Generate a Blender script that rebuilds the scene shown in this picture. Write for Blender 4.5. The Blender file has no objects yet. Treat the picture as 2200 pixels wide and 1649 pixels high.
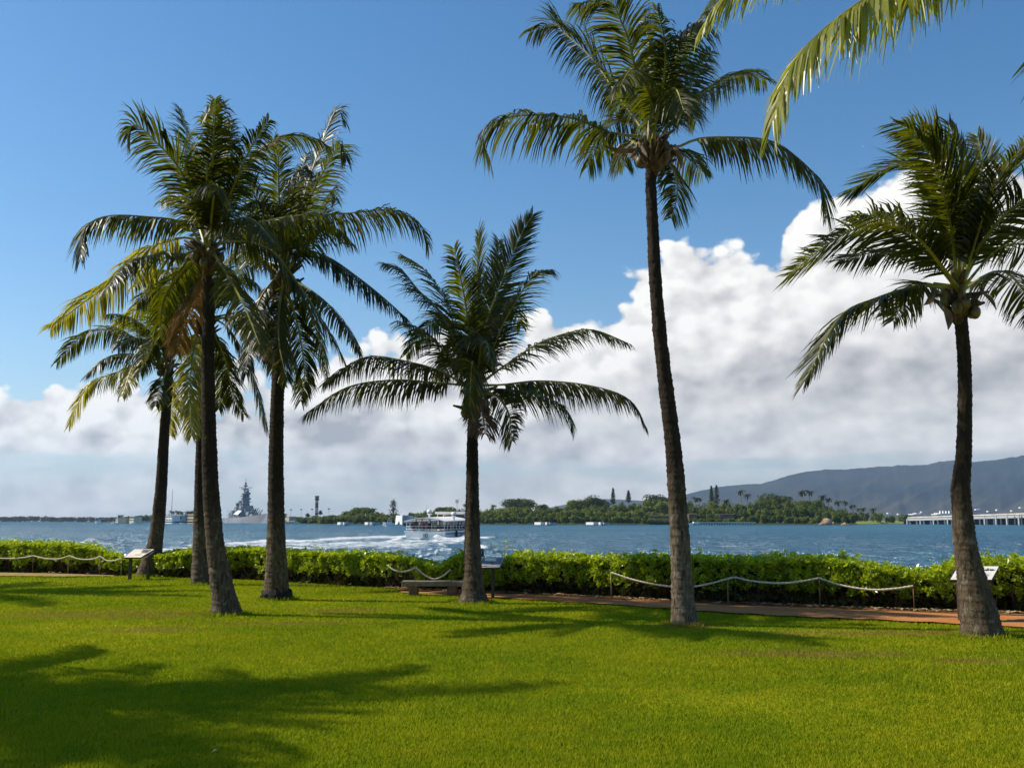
import bpy, math, random
import numpy as np
from mathutils import Vector, Matrix, noise as mnoise

SC = bpy.context.scene
COL = SC.collection
R = math.radians
random.seed(7)
RNG = np.random.default_rng(11)

# ------------------------------------------------------------------ camera
F_PX = 2159.0
PITCH = math.atan((1119.0 - 824.5) / F_PX)
EYE = 1.65
WATER_Z = -1.05
cam_d = bpy.data.cameras.new('camera')
cam = bpy.data.objects.new('camera', cam_d)
COL.objects.link(cam)
cam_d.sensor_fit = 'HORIZONTAL'
cam_d.sensor_width = 36.0
cam_d.lens = F_PX / 2200.0 * 36.0
cam_d.clip_start = 0.1
cam_d.clip_end = 60000.0
cam.location = (0, 0, EYE)
cam.rotation_euler = (math.pi / 2 + PITCH, 0, 0)
SC.camera = cam

# ------------------------------------------------------------------ light
SUN_EL = R(42.5)
SUN_DIR = Vector((-0.98 * math.cos(SUN_EL), 0.19 * math.cos(SUN_EL), math.sin(SUN_EL))).normalized()   # towards the sun
sun_d = bpy.data.lights.new('sun', 'SUN')
sun_d.energy = 5.0
sun_d.angle = R(0.53)
sun_d.color = (1.0, 0.91, 0.74)
sun = bpy.data.objects.new('sun', sun_d)
COL.objects.link(sun)
sun.rotation_euler = SUN_DIR.to_track_quat('Z', 'Y').to_euler()
SC.view_settings.view_transform = 'Standard'
SC.view_settings.look = 'None'
SC.view_settings.exposure = 0.25
EXPK = 2 ** -0.25
SC.view_settings.gamma = 1.0
SC.cycles.max_bounces = 6
SC.cycles.transparent_max_bounces = 8
SC.cycles.volume_bounces = 0
SC.cycles.caustics_reflective = False
SC.cycles.caustics_refractive = False
SC.cycles.sample_clamp_indirect = 4.0
SC.render.film_transparent = False

# ------------------------------------------------------------------ node helpers
class NT:
    def __init__(s, tree):
        s.t = tree
    def n(s, typ, **kw):
        nd = s.t.nodes.new(typ)
        for k, v in kw.items():
            setattr(nd, k, v)
        return nd
    def link(s, a, b):
        s.t.links.new(a, b)
    def put(s, sock, v):
        if hasattr(v, 'is_output') or isinstance(v, bpy.types.NodeSocket):
            s.t.links.new(v, sock)
        elif v is not None:
            sock.default_value = v
    def m(s, op, a, b=None, c=None, clamp=False):
        nd = s.n('ShaderNodeMath', operation=op, use_clamp=clamp)
        s.put(nd.inputs[0], a)
        if b is not None: s.put(nd.inputs[1], b)
        if c is not None: s.put(nd.inputs[2], c)
        return nd.outputs[0]
    def sm(s, v, lo, hi, a=0.0, b=1.0):
        nd = s.n('ShaderNodeMapRange', interpolation_type='SMOOTHSTEP')
        s.put(nd.inputs[0], v); s.put(nd.inputs[1], lo); s.put(nd.inputs[2], hi)
        nd.inputs[3].default_value = a; nd.inputs[4].default_value = b
        return nd.outputs[0]
    def vm(s, op, a, b=None):
        nd = s.n('ShaderNodeVectorMath', operation=op)
        s.put(nd.inputs[0], a)
        if b is not None: s.put(nd.inputs[1], b)
        return nd.outputs[0]
    def noise(s, vec, scale, detail=4, rough=0.5, dist=0.0):
        nd = s.n('ShaderNodeTexNoise')
        if vec is not None: s.put(nd.inputs['Vector'], vec)
        nd.inputs['Scale'].default_value = scale
        nd.inputs['Detail'].default_value = detail
        nd.inputs['Roughness'].default_value = rough
        nd.inputs['Distortion'].default_value = dist
        return nd.outputs[0]
    def mix(s, f, a, b):
        nd = s.n('ShaderNodeMix', data_type='RGBA')
        s.put(nd.inputs[0], f)
        s.put(nd.inputs[6], a if not isinstance(a, tuple) else (*a[:3], 1))
        s.put(nd.inputs[7], b if not isinstance(b, tuple) else (*b[:3], 1))
        return nd.outputs[2]
    def curve(s, v, pts):
        nd = s.n('ShaderNodeFloatCurve')
        c = nd.mapping.curves[0]
        while len(c.points) < len(pts):
            c.points.new(0.5, 0.5)
        for p, (x, y) in zip(c.points, pts):
            p.location = (x, y)
            p.handle_type = 'AUTO'
        nd.mapping.update()
        s.put(nd.inputs['Value'], v)
        return nd.outputs[0]

# ------------------------------------------------------------------ world: sky and clouds
SKY_S = 0.085
world = bpy.data.worlds.new('World')
SC.world = world
world.use_nodes = True
wt = NT(world.node_tree)
world.node_tree.nodes.clear()
def build_world():
    out = wt.n('ShaderNodeOutputWorld')
    bg = wt.n('ShaderNodeBackground')
    bg.inputs['Strength'].default_value = SKY_S
    wt.link(bg.outputs[0], out.inputs[0])
    sky = wt.n('ShaderNodeTexSky', sky_type='NISHITA')
    sky.sun_disc = False
    sky.sun_elevation = SUN_EL
    sky.sun_rotation = math.atan2(SUN_DIR.x, SUN_DIR.y)
    sky.altitude = 0
    sky.air_density = 1.0
    sky.dust_density = 0.35
    sky.ozone_density = 2.0
    hs = wt.n('ShaderNodeHueSaturation')
    hs.inputs['Saturation'].default_value = 1.30
    hs.inputs['Hue'].default_value = 0.497
    hs.inputs['Value'].default_value = 1.36
    wt.link(sky.outputs[0], hs.inputs['Color'])
    tc = wt.n('ShaderNodeTexCoord')
    d = tc.outputs['Generated']
    sep = wt.n('ShaderNodeSeparateXYZ'); wt.link(d, sep.inputs[0])
    X, Y, Z = sep.outputs
    az = wt.m('ARCTAN2', X, Y)
    el = wt.m('ARCSINE', Z)
    azn = wt.m('MULTIPLY_ADD', az, 1 / 1.2, 0.5, clamp=True)      # -0.6..0.6 rad -> 0..1
    def ax(px): return (math.atan((px - 1100) / F_PX) + 0.6) / 1.2
    def ey(py, px=1100):
        v = (py - 824.5) / F_PX; h = (px - 1100) / F_PX
        c, s_ = math.cos(PITCH), math.sin(PITCH)
        dz = s_ - v * c; dy = c + v * s_
        return math.atan2(dz, math.hypot(dy, h))
    def prof(pts):      # (px, py) -> curve normalised to 0..0.5 rad
        pts = [(ax(x), ey(y, x) / 0.5) for x, y in pts]
        pts = [(0.0, pts[0][1])] + pts + [(1.0, pts[-1][1])]
        return wt.m('MULTIPLY', wt.curve(azn, pts), 0.5)
    P = wt.vm('MULTIPLY', d, (1.0, 1.0, 1.35))
    big = wt.m('SUBTRACT', wt.noise(P, 5.0, 2, 0.5), 0.5)
    fine = wt.noise(P, 13.0, 6, 0.56)
    vor = wt.n('ShaderNodeTexVoronoi', feature='SMOOTH_F1')
    wt.link(P, vor.inputs['Vector'])
    vor.inputs['Scale'].default_value = 19.0
    vor.inputs['Detail'].default_value = 2.0
    vor.inputs['Roughness'].default_value = 0.55
    vor.inputs['Smoothness'].default_value = 0.35
    puff = wt.m('SUBTRACT', 0.45, vor.outputs['Distance'])
    top = prof([(0, 795), (90, 760), (230, 745), (330, 770), (500, 760), (640, 735), (780, 655), (900, 670), (1050, 650), (1180, 645), (1300, 605),
                (1400, 530), (1480, 480), (1580, 470), (1650, 500), (1720, 405), (1800, 335), (1870, 312), (1960, 305), (2055, 222), (2110, 310), (2200, 265)])
    edge = wt.m('SUBTRACT', top, el)
    edge = wt.m('ADD', edge, wt.m('MULTIPLY', puff, 0.050))
    edge = wt.m('ADD', edge, wt.m('MULTIPLY', wt.m('SUBTRACT', fine, 0.52), 0.085))
    m_top = wt.sm(edge, -0.001, 0.010)
    # thinner, streaky layer near the horizon
    ps = wt.vm('MULTIPLY', d, (3.0, 3.0, 17.0))
    streak = wt.noise(ps, 1.6, 6, 0.55)
    low = wt.sm(wt.m('ADD', el, wt.m('MULTIPLY', wt.m('SUBTRACT', streak, 0.5), 0.10)), 0.040, 0.066)
    right = wt.sm(az, 0.12, 0.28)
    thin = wt.m('MULTIPLY', wt.sm(streak, 0.30, 0.62), wt.m('SUBTRACT', 0.88, wt.m('MULTIPLY', right, 0.40)))
    m_low = wt.m('ADD', low, wt.m('MULTIPLY', wt.m('SUBTRACT', 1.0, low), thin))
    # clouds removed beside and behind the camera to weaken the fill light
    mask = wt.m('MULTIPLY', wt.m('MULTIPLY', m_top, m_low), wt.sm(wt.m('ABSOLUTE', az), 0.85, 0.62))
    # shading of the cloud mass
    depth = wt.sm(edge, 0.0, 0.16)
    warp = wt.m('ADD', wt.m('MULTIPLY', big, 0.10), wt.m('MULTIPLY', wt.m('SUBTRACT', streak, 0.5), 0.055))
    warp = wt.m('ADD', warp, wt.m('MULTIPLY', wt.m('SUBTRACT', fine, 0.5), 0.05))
    ew = wt.m('ADD', el, warp)
    def band(pts, w):
        c = prof(pts)
        q = wt.m('DIVIDE', wt.m('SUBTRACT', ew, c), w)
        return wt.m('EXPONENT', wt.m('MULTIPLY', wt.m('MULTIPLY', q, q), -1.0))
    b1 = band([(0, 1010), (200, 985), (560, 968), (1000, 965), (1200, 900), (1500, 825), (1800, 815), (2200, 800)], 0.026)
    b2 = band([(0, 1050), (500, 1000), (1100, 1000), (1500, 960), (2200, 955)], 0.016)
    bandwt = wt.sm(az, -0.46, -0.15, 0.30, 1.0)
    P2 = wt.vm('ADD', P, (-0.014, 0.004, 0.016))
    fine2 = wt.noise(P2, 13.0, 6, 0.56)
    vor2 = wt.n('ShaderNodeTexVoronoi', feature='SMOOTH_F1')
    wt.link(P2, vor2.inputs['Vector'])
    for k in ('Scale', 'Detail', 'Roughness', 'Smoothness'):
        vor2.inputs[k].default_value = vor.inputs[k].default_value
    rel = wt.m('ADD', wt.m('MULTIPLY', wt.m('SUBTRACT', fine, fine2), 1.5), wt.m('MULTIPLY', wt.m('SUBTRACT', vor2.outputs['Distance'], vor.outputs['Distance']), 0.85))
    rel = wt.m('ADD', rel, wt.m('MULTIPLY', puff, 0.22))
    relk = wt.m('SUBTRACT', 1.05, wt.m('MULTIPLY', depth, 0.52))
    B = wt.m('SUBTRACT', 0.97, wt.m('MULTIPLY', depth, 0.20))
    B = wt.m('SUBTRACT', B, wt.m('MULTIPLY', wt.m('MULTIPLY', b1, bandwt), 0.42))
    B = wt.m('SUBTRACT', B, wt.m('MULTIPLY', b2, 0.13))
    B = wt.m('ADD', B, wt.m('MULTIPLY', wt.m('MULTIPLY', rel, relk), 1.0))
    B = wt.m('ADD', B, wt.m('MULTIPLY', big, 0.45), clamp=True)
    ccol = wt.mix(B, (0.38, 0.38, 0.39), (0.92, 0.905, 0.87))
    # aerosol glow of the sky towards the horizon
    hz = wt.m('EXPONENT', wt.m('MULTIPLY', wt.m('MAXIMUM', el, 0.0), -13.0))
    hcol = wt.mix(wt.m('MULTIPLY', hz, 0.95), wt.vm('SCALE', hs.outputs[0]), (0.42, 0.50, 0.56))
    # scale sky into display units, then everything back by the background strength
    nd = hcol.node
    sc = nd.inputs[6].links[0].from_node
    sc.inputs['Scale'].default_value = SKY_S
    fin = wt.mix(mask, hcol, ccol)
    # seen from below the horizon the world is only a fill
    res = wt.n('ShaderNodeVectorMath', operation='SCALE')
    wt.link(fin, res.inputs[0]); res.inputs['Scale'].default_value = 1.0 / SKY_S
    wt.link(res.outputs[0], bg.inputs['Color'])
build_world()
world.cycles.sampling_method = 'MANUAL'
world.cycles.sample_map_resolution = 512

# ------------------------------------------------------------------ projection helpers (where a spot of the place stands)
CP, SP = math.cos(PITCH), math.sin(PITCH)
def ray(px, py):
    h = (px - 1100.0) / F_PX; v = (py - 824.5) / F_PX
    return Vector((h, CP + v * SP, SP - v * CP))
def P(px, py, Y):
    d = ray(px, py)
    return Vector((0, 0, EYE)) + d * (Y / d.y)
def G(px, py, z=0.0):
    d = ray(px, py)
    return Vector((0, 0, EYE)) + d * ((z - EYE) / d.z)
def W(px, py): return G(px, py, WATER_Z)

# ------------------------------------------------------------------ object helpers
def tag(o, label=None, cat=None, group=None, kind=None):
    if label: o['label'] = label
    if cat: o['category'] = cat
    if group: o['group'] = group
    if kind: o['kind'] = kind
    return o
def empty(name, loc, label, cat, group=None, rz=0.0):
    o = bpy.data.objects.new(name, None)
    o.empty_display_size = 0.3
    COL.objects.link(o)
    o.location = loc; o.rotation_euler = (0, 0, rz)
    return tag(o, label, cat, group)
def link(name, me, parent=None):
    o = bpy.data.objects.new(name, me)
    COL.objects.link(o)
    if parent is not None: o.parent = parent
    return o
def copy_tree(o, parent=None):
    c = o.copy(); COL.objects.link(c); c.parent = parent
    for ch in list(o.children): copy_tree(ch, c)
    return c

class MB:
    """collects shapes into one mesh"""
    def __init__(s):
        s.v = []; s.f = []; s.mi = []; s.sm = []
    def add(s, vs, fs, mi=0, smooth=False):
        b = len(s.v)
        s.v.extend([tuple(p) for p in vs])
        for f in fs:
            s.f.append(tuple(b + i for i in f)); s.mi.append(mi); s.sm.append(smooth)
    def box(s, c, size, mi=0, rz=0.0, taper=1.0, rx=0.0):
        cx, cy, cz = c; sx, sy, sz = (size[0] / 2, size[1] / 2, size[2] / 2)
        vs = []
        M = Matrix.Rotation(rz, 3, 'Z') @ Matrix.Rotation(rx, 3, 'X')
        for z in (-1, 1):
            t = taper if z > 0 else 1.0
            for x, y in ((-1, -1), (1, -1), (1, 1), (-1, 1)):
                p = M @ Vector((x * sx * t, y * sy * t, z * sz))
                vs.append((cx + p.x, cy + p.y, cz + p.z))
        s.add(vs, [(0, 3, 2, 1), (4, 5, 6, 7), (0, 1, 5, 4), (1, 2, 6, 5), (2, 3, 7, 6), (3, 0, 4, 7)], mi)
    def tube(s, pts, rad, n=8, mi=0, caps=True, smooth=True):
        pts = [Vector(p) for p in pts]
        if not hasattr(rad, '__len__'): rad = [rad] * len(pts)
        vs = []; up = None
        for i, p in enumerate(pts):
            t = (pts[min(i + 1, len(pts) - 1)] - pts[max(i - 1, 0)])
            if t.length < 1e-9: t = Vector((0, 0, 1))
            t.normalize()
            if up is None:
                up = t.orthogonal().normalized()
            up = (up - t * up.dot(t))
            up = up.normalized() if up.length > 1e-6 else t.orthogonal().normalized()
            w = t.cross(up)
            for k in range(n):
                a = 2 * math.pi * k / n
                vs.append(p + (up * math.cos(a) + w * math.sin(a)) * rad[i])
        fs = []
        for i in range(len(pts) - 1):
            for k in range(n):
                a = i * n + k; b = i * n + (k + 1) % n
                fs.append((a, b, b + n, a + n))
        if caps:
            fs.append(tuple(range(n - 1, -1, -1)))
            fs.append(tuple((len(pts) - 1) * n + k for k in range(n)))
        s.add(vs, fs, mi, smooth)
    def lathe(s, prof, c, n=16, mi=0, smooth=True):
        s.tube_z([(r, z) for r, z in prof], c, n, mi, smooth)
    def tube_z(s, prof, c, n, mi, smooth):
        vs = []
        for r, z in prof:
            for k in range(n):
                a = 2 * math.pi * k / n
                vs.append((c[0] + r * math.cos(a), c[1] + r * math.sin(a), c[2] + z))
        fs = []
        for i in range(len(prof) - 1):
            for k in range(n):
                a = i * n + k; b = i * n + (k + 1) % n
                fs.append((a, b, b + n, a + n))
        fs.append(tuple(range(n - 1, -1, -1))); fs.append(tuple((len(prof) - 1) * n + k for k in range(n)))
        s.add(vs, fs, mi, smooth)
    def ball(s, c, r, mi=0, seg=10, rings=6, sc=(1, 1, 1)):
        vs = [(c[0], c[1], c[2] - r * sc[2])]
        for i in range(1, rings):
            a = math.pi * i / rings
            for k in range(seg):
                b = 2 * math.pi * k / seg
                vs.append((c[0] + r * sc[0] * math.sin(a) * math.cos(b), c[1] + r * sc[1] * math.sin(a) * math.sin(b), c[2] - r * sc[2] * math.cos(a)))
        vs.append((c[0], c[1], c[2] + r * sc[2]))
        fs = [(0, 1 + (k + 1) % seg, 1 + k) for k in range(seg)]
        for i in range(rings - 2):
            for k in range(seg):
                a = 1 + i * seg + k; b = 1 + i * seg + (k + 1) % seg
                fs.append((a, b, b + seg, a + seg))
        t = len(vs) - 1; o = 1 + (rings - 2) * seg
        fs += [(o + k, o + (k + 1) % seg, t) for k in range(seg)]
        s.add(vs, fs, mi, True)
    def build(s, name, mats, parent=None, off=None):
        me = bpy.data.meshes.new(name)
        if off is not None:
            ox, oy, oz = off
            s.v = [(x - ox, y - oy, z - oz) for x, y, z in s.v]
        me.from_pydata(s.v, [], s.f)
        for m in (mats if isinstance(mats, (list, tuple)) else [mats]): me.materials.append(m)
        me.polygons.foreach_set('material_index', s.mi)
        me.polygons.foreach_set('use_smooth', s.sm)
        me.update()
        return link(name, me, parent)

def np_mesh(name, V, nper, mats, parent=None, mi=None, smooth=False, col=None):
    """V: (n*nper, 3) separate faces of nper corners each"""
    n = len(V) // nper
    me = bpy.data.meshes.new(name)
    me.vertices.add(len(V)); me.vertices.foreach_set('co', np.asarray(V, dtype=np.float32).ravel())
    me.loops.add(len(V)); me.loops.foreach_set('vertex_index', np.arange(len(V), dtype=np.int32))
    me.polygons.add(n)
    me.polygons.foreach_set('loop_start', np.arange(0, len(V), nper, dtype=np.int32))
    if mi is not None: me.polygons.foreach_set('material_index', np.asarray(mi, dtype=np.int32))
    me.update(calc_edges=True)
    for m in (mats if isinstance(mats, (list, tuple)) else [mats]): me.materials.append(m)
    if col is not None:
        at = me.attributes.new('tint', 'FLOAT', 'FACE')
        at.data.foreach_set('value', np.asarray(col, dtype=np.float32))
    return link(name, me, parent)

def grid_mesh(name, V, nu, nv, mat, attrs=None, smooth=True):
    """V: (nu*nv,3), u fastest"""
    me = bpy.data.meshes.new(name)
    me.vertices.add(nu * nv); me.vertices.foreach_set('co', np.asarray(V, dtype=np.float32).ravel())
    i = np.arange(nu - 1)[None, :] + np.arange(nv - 1)[:, None] * nu
    q = np.stack([i, i + 1, i + 1 + nu, i + nu], -1).reshape(-1, 4).astype(np.int32)
    me.loops.add(q.size); me.loops.foreach_set('vertex_index', q.ravel())
    me.polygons.add(len(q)); me.polygons.foreach_set('loop_start', np.arange(0, q.size, 4, dtype=np.int32))
    me.update(calc_edges=True)
    if smooth: me.polygons.foreach_set('use_smooth', np.ones(len(q), dtype=bool))
    me.materials.append(mat)
    for k, a in (attrs or {}).items():
        at = me.attributes.new(k, 'FLOAT', 'POINT'); at.data.foreach_set('value', np.asarray(a, dtype=np.float32).ravel())
    return link(name, me)

# ------------------------------------------------------------------ materials
def new_mat(name):
    m = bpy.data.materials.new(name); m.use_nodes = True
    t = NT(m.node_tree); b = m.node_tree.nodes['Principled BSDF']
    return m, t, b
def paint(name, col, rough=0.5, var=0.06, scale=3.0, metal=0.0, grime=None, bump=0.0):
    m, t, b = new_mat(name)
    tc = t.n('ShaderNodeTexCoord').outputs['Object']
    nz = t.noise(tc, scale, 5, 0.6)
    dk = tuple(c * (1 - var * 2.2) for c in col); lt = tuple(min(1, c * (1 + var)) for c in col)
    c = t.mix(t.sm(nz, 0.3, 0.7), dk, lt)
    if grime:
        c = t.mix(t.sm(t.noise(tc, scale * 0.37, 6, 0.65), 0.52, 0.72), c, grime)
    t.put(b.inputs['Base Color'], c)
    b.inputs['Roughness'].default_value = rough
    b.inputs['Metallic'].default_value = metal
    if bump:
        bn = t.n('ShaderNodeBump'); bn.inputs['Strength'].default_value = bump; bn.inputs['Distance'].default_value = 0.02
        t.link(t.noise(tc, scale * 6, 6, 0.6), bn.inputs['Height']); t.link(bn.outputs[0], b.inputs['Normal'])
    return m

def leaf_mat(name, dark, light, trans, rough=0.4, tfac=0.35, scale=1.2, spec=0.5, wlo=0.25, whi=0.75, use_tint=False):
    m, t, b = new_mat(name)
    geo = t.n('ShaderNodeNewGeometry').outputs['Position']
    oi = t.n('ShaderNodeObjectInfo').outputs['Random']
    nz = t.noise(geo, scale, 3, 0.6)
    if use_tint:
        at = t.n('ShaderNodeAttribute', attribute_name='tint').outputs['Fac']
        k = t.m('ADD', t.m('MULTIPLY', nz, 0.5), t.m('MULTIPLY', at, 0.5))
    else:
        k = t.m('ADD', t.m('MULTIPLY', nz, 0.7), t.m('MULTIPLY', oi, 0.3))
    k = t.sm(k, wlo, whi)
    c = t.mix(k, dark, light)
    t.put(b.inputs['Base Color'], c)
    b.inputs['Roughness'].default_value = rough
    b.inputs['Specular IOR Level'].default_value = spec
    tr = t.n('ShaderNodeBsdfTranslucent')
    t.put(tr.inputs['Color'], t.mix(k, tuple(c * 0.7 for c in trans), trans))
    mx = t.n('ShaderNodeMixShader'); mx.inputs[0].default_value = tfac
    t.link(b.outputs[0], mx.inputs[1]); t.link(tr.outputs[0], mx.inputs[2])
    t.link(mx.outputs[0], m.node_tree.nodes['Material Output'].inputs['Surface'])
    return m

def lawn_mat(name, blades):
    m, t, b = new_mat(name)
    geo = t.n('ShaderNodeNewGeometry').outputs['Position']
    n1 = t.noise(geo, 0.45, 4, 0.6); n2 = t.noise(geo, 2.6, 4, 0.6); n3 = t.noise(geo, 22.0, 3, 0.6)
    k = t.m('ADD', t.m('MULTIPLY', n1, 0.5), t.m('ADD', t.m('MULTIPLY', n2, 0.3), t.m('MULTIPLY', n3, 0.2)))
    c = t.mix(t.sm(k, 0.36, 0.62), (0.125, 0.200, 0.004), (0.40, 0.365, 0.010))
    c = t.mix(t.m('MULTIPLY', t.sm(t.noise(geo, 0.9, 5, 0.7), 0.50, 0.70), 0.40), c, (0.30, 0.25, 0.012))
    if blades:
        at = t.n('ShaderNodeAttribute', attribute_name='tint').outputs['Fac']
        c = t.mix(t.sm(at, 0.0, 1.0), t.mix(0.45, c, (0.09, 0.19, 0.001)), t.mix(0.25, c, (0.48, 0.48, 0.03)))
    # worn, dry patches at fixed spots of the lawn
    sep = t.n('ShaderNodeSeparateXYZ'); t.link(geo, sep.inputs[0])
    worn = None
    for (px, py, rx, ry) in ((330, 1352, 0.75, 0.5), (600, 1340, 1.4, 0.35), (230, 1320, 2.0, 0.9), (740, 1312, 0.8, 0.5), (2095, 1420, 0.5, 0.22), (1750, 1405, 1.2, 0.35), (1900, 1360, 2.0, 0.35), (1480, 1345, 0.5, 0.3)):
        g = G(px, py)
        u = t.m('DIVIDE', t.m('SUBTRACT', sep.outputs[0], g.x), rx); v = t.m('DIVIDE', t.m('SUBTRACT', sep.outputs[1], g.y), ry)
        r = t.m('ADD', t.m('MULTIPLY', u, u), t.m('MULTIPLY', v, v))
        w = t.sm(t.m('ADD', r, t.m('MULTIPLY', t.m('SUBTRACT', n2, 0.5), 3.0)), 1.6, 0.2)
        worn = w if worn is None else t.m('MAXIMUM', worn, w)
    worn = t.m('MULTIPLY', worn, t.sm(n3, 0.35, 0.6, 0.45, 0.95))
    c = t.mix(worn, c, (0.30, 0.20, 0.055))
    t.put(b.inputs['Base Color'], c)
    b.inputs['Roughness'].default_value = 0.75 if blades else 0.95
    b.inputs['Specular IOR Level'].default_value = 0.12 if blades else 0.05
    if blades:
        tr = t.n('ShaderNodeBsdfTranslucent'); t.put(tr.inputs['Color'], t.mix(0.5, c, (0.42, 0.52, 0.005)))
        mx = t.n('ShaderNodeMixShader'); mx.inputs[0].default_value = 0.38
        t.link(b.outputs[0], mx.inputs[1]); t.link(tr.outputs[0], mx.inputs[2])
        t.link(mx.outputs[0], m.node_tree.nodes['Material Output'].inputs['Surface'])
    else:
        bn = t.n('ShaderNodeBump'); bn.inputs['Strength'].default_value = 0.8; bn.inputs['Distance'].default_value = 0.02
        t.link(t.noise(geo, 60.0, 4, 0.7), bn.inputs['Height']); t.link(bn.outputs[0], b.inputs['Normal'])
    return m

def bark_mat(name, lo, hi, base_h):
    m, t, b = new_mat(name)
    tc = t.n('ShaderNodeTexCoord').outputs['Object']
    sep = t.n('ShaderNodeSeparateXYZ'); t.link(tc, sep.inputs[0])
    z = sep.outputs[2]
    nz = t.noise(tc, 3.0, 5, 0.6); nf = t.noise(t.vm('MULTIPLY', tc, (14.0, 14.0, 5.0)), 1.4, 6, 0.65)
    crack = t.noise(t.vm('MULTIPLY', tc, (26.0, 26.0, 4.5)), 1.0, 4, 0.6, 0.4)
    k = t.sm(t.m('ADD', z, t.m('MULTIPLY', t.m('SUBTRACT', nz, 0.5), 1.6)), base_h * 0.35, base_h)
    c = t.mix(k, lo, hi)  # dark upper colour stands in for crown shade; greyer foot is real bark
    c = t.mix(t.sm(nf, 0.35, 0.70), t.vm('MULTIPLY', c, (0.5, 0.46, 0.42)), c)
    # pale lichen blotches low on the stem
    lich = t.m('MULTIPLY', t.sm(t.noise(tc, 7.0, 4, 0.6), 0.56, 0.66), t.m('SUBTRACT', 1.0, k))
    c = t.mix(t.m('MULTIPLY', lich, 0.40), c, (0.29, 0.27, 0.21))
    ck = t.m('MULTIPLY', t.sm(crack, 0.56, 0.66), t.m('SUBTRACT', 1.0, t.m('MULTIPLY', k, 0.7)))
    c = t.mix(t.m('MULTIPLY', ck, 0.8), c, (0.035, 0.028, 0.02))
    t.put(b.inputs['Base Color'], c)
    b.inputs['Roughness'].default_value = 0.85
    b.inputs['Specular IOR Level'].default_value = 0.2
    bn = t.n('ShaderNodeBump'); bn.inputs['Strength'].default_value = 0.9; bn.inputs['Distance'].default_value = 0.03
    t.link(t.m('SUBTRACT', nf, t.m('MULTIPLY', ck, 0.9)), bn.inputs['Height']); t.link(bn.outputs[0], b.inputs['Normal'])
    return m

def soil_mat(name, a, bcol, fine, spots=None):
    m, t, b = new_mat(name)
    geo = t.n('ShaderNodeNewGeometry').outputs['Position']
    c = t.mix(t.sm(t.noise(geo, 1.3, 5, 0.6), 0.35, 0.65), a, bcol)
    c = t.mix(t.sm(t.noise(geo, fine, 4, 0.7), 0.55, 0.75), c, spots or tuple(x * 1.4 for x in bcol))
    t.put(b.inputs['Base Color'], c); b.inputs['Roughness'].default_value = 0.95
    b.inputs['Specular IOR Level'].default_value = 0.15
    bn = t.n('ShaderNodeBump'); bn.inputs['Strength'].default_value = 0.6; bn.inputs['Distance'].default_value = 0.02
    t.link(t.noise(geo, fine, 5, 0.7), bn.inputs['Height']); t.link(bn.outputs[0], b.inputs['Normal'])
    return m

def water_mat():
    m, t, b = new_mat('harbour_water')
    geo = t.n('ShaderNodeNewGeometry').outputs['Position']
    gm = t.vm('MULTIPLY', geo, (0.75, 1.0, 1.0))
    big = t.noise(t.vm('MULTIPLY', geo, (0.010, 0.016, 1.0)), 1.0, 4, 0.6)
    body = t.mix(t.sm(big, 0.35, 0.65), (0.010, 0.100, 0.180), (0.028, 0.140, 0.215))
    foam = t.n('ShaderNodeAttribute', attribute_name='foam').outputs['Fac']
    fn = t.m('ADD', t.m('MULTIPLY', t.noise(t.vm('MULTIPLY', geo, (0.5, 0.9, 1.0)), 1.1, 6, 0.65), 0.7), t.m('MULTIPLY', t.noise(geo, 4.0, 4, 0.6), 0.3))
    fm = t.sm(t.m('ADD', foam, t.m('MULTIPLY', t.m('SUBTRACT', fn, 0.5), 2.6)), 0.46, 1.0)
    fm = t.m('MULTIPLY', fm, t.sm(foam, 0.0, 0.22))
    c = t.mix(fm, body, (0.80, 0.82, 0.84))
    m.node_tree.nodes.remove(b)
    df = t.n('ShaderNodeBsdfDiffuse'); t.put(df.inputs['Color'], c)
    gl = t.n('ShaderNodeBsdfGlossy'); gl.inputs['Roughness'].default_value = 0.22
    mx = t.n('ShaderNodeMixShader'); t.put(mx.inputs[0], t.m('MULTIPLY_ADD', fm, -0.14, 0.18))     # rough wind chop mirrors only part of the sky
    t.link(df.outputs[0], mx.inputs[1]); t.link(gl.outputs[0], mx.inputs[2])
    t.link(mx.outputs[0], m.node_tree.nodes['Material Output'].inputs['Surface'])
    h = t.m('ADD', t.m('ADD', t.m('MULTIPLY', t.noise(gm, 0.16, 3, 0.6), 1.6), t.noise(gm, 0.55, 5, 0.62)), t.m('MULTIPLY', t.noise(gm, 2.3, 5, 0.6), 0.32))
    bn = t.n('ShaderNodeBump'); bn.inputs['Strength'].default_value = 1.0; bn.inputs['Distance'].default_value = 1.5
    t.link(h, bn.inputs['Height']); t.link(bn.outputs[0], df.inputs['Normal']); t.link(bn.outputs[0], gl.inputs['Normal'])
    return m

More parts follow.
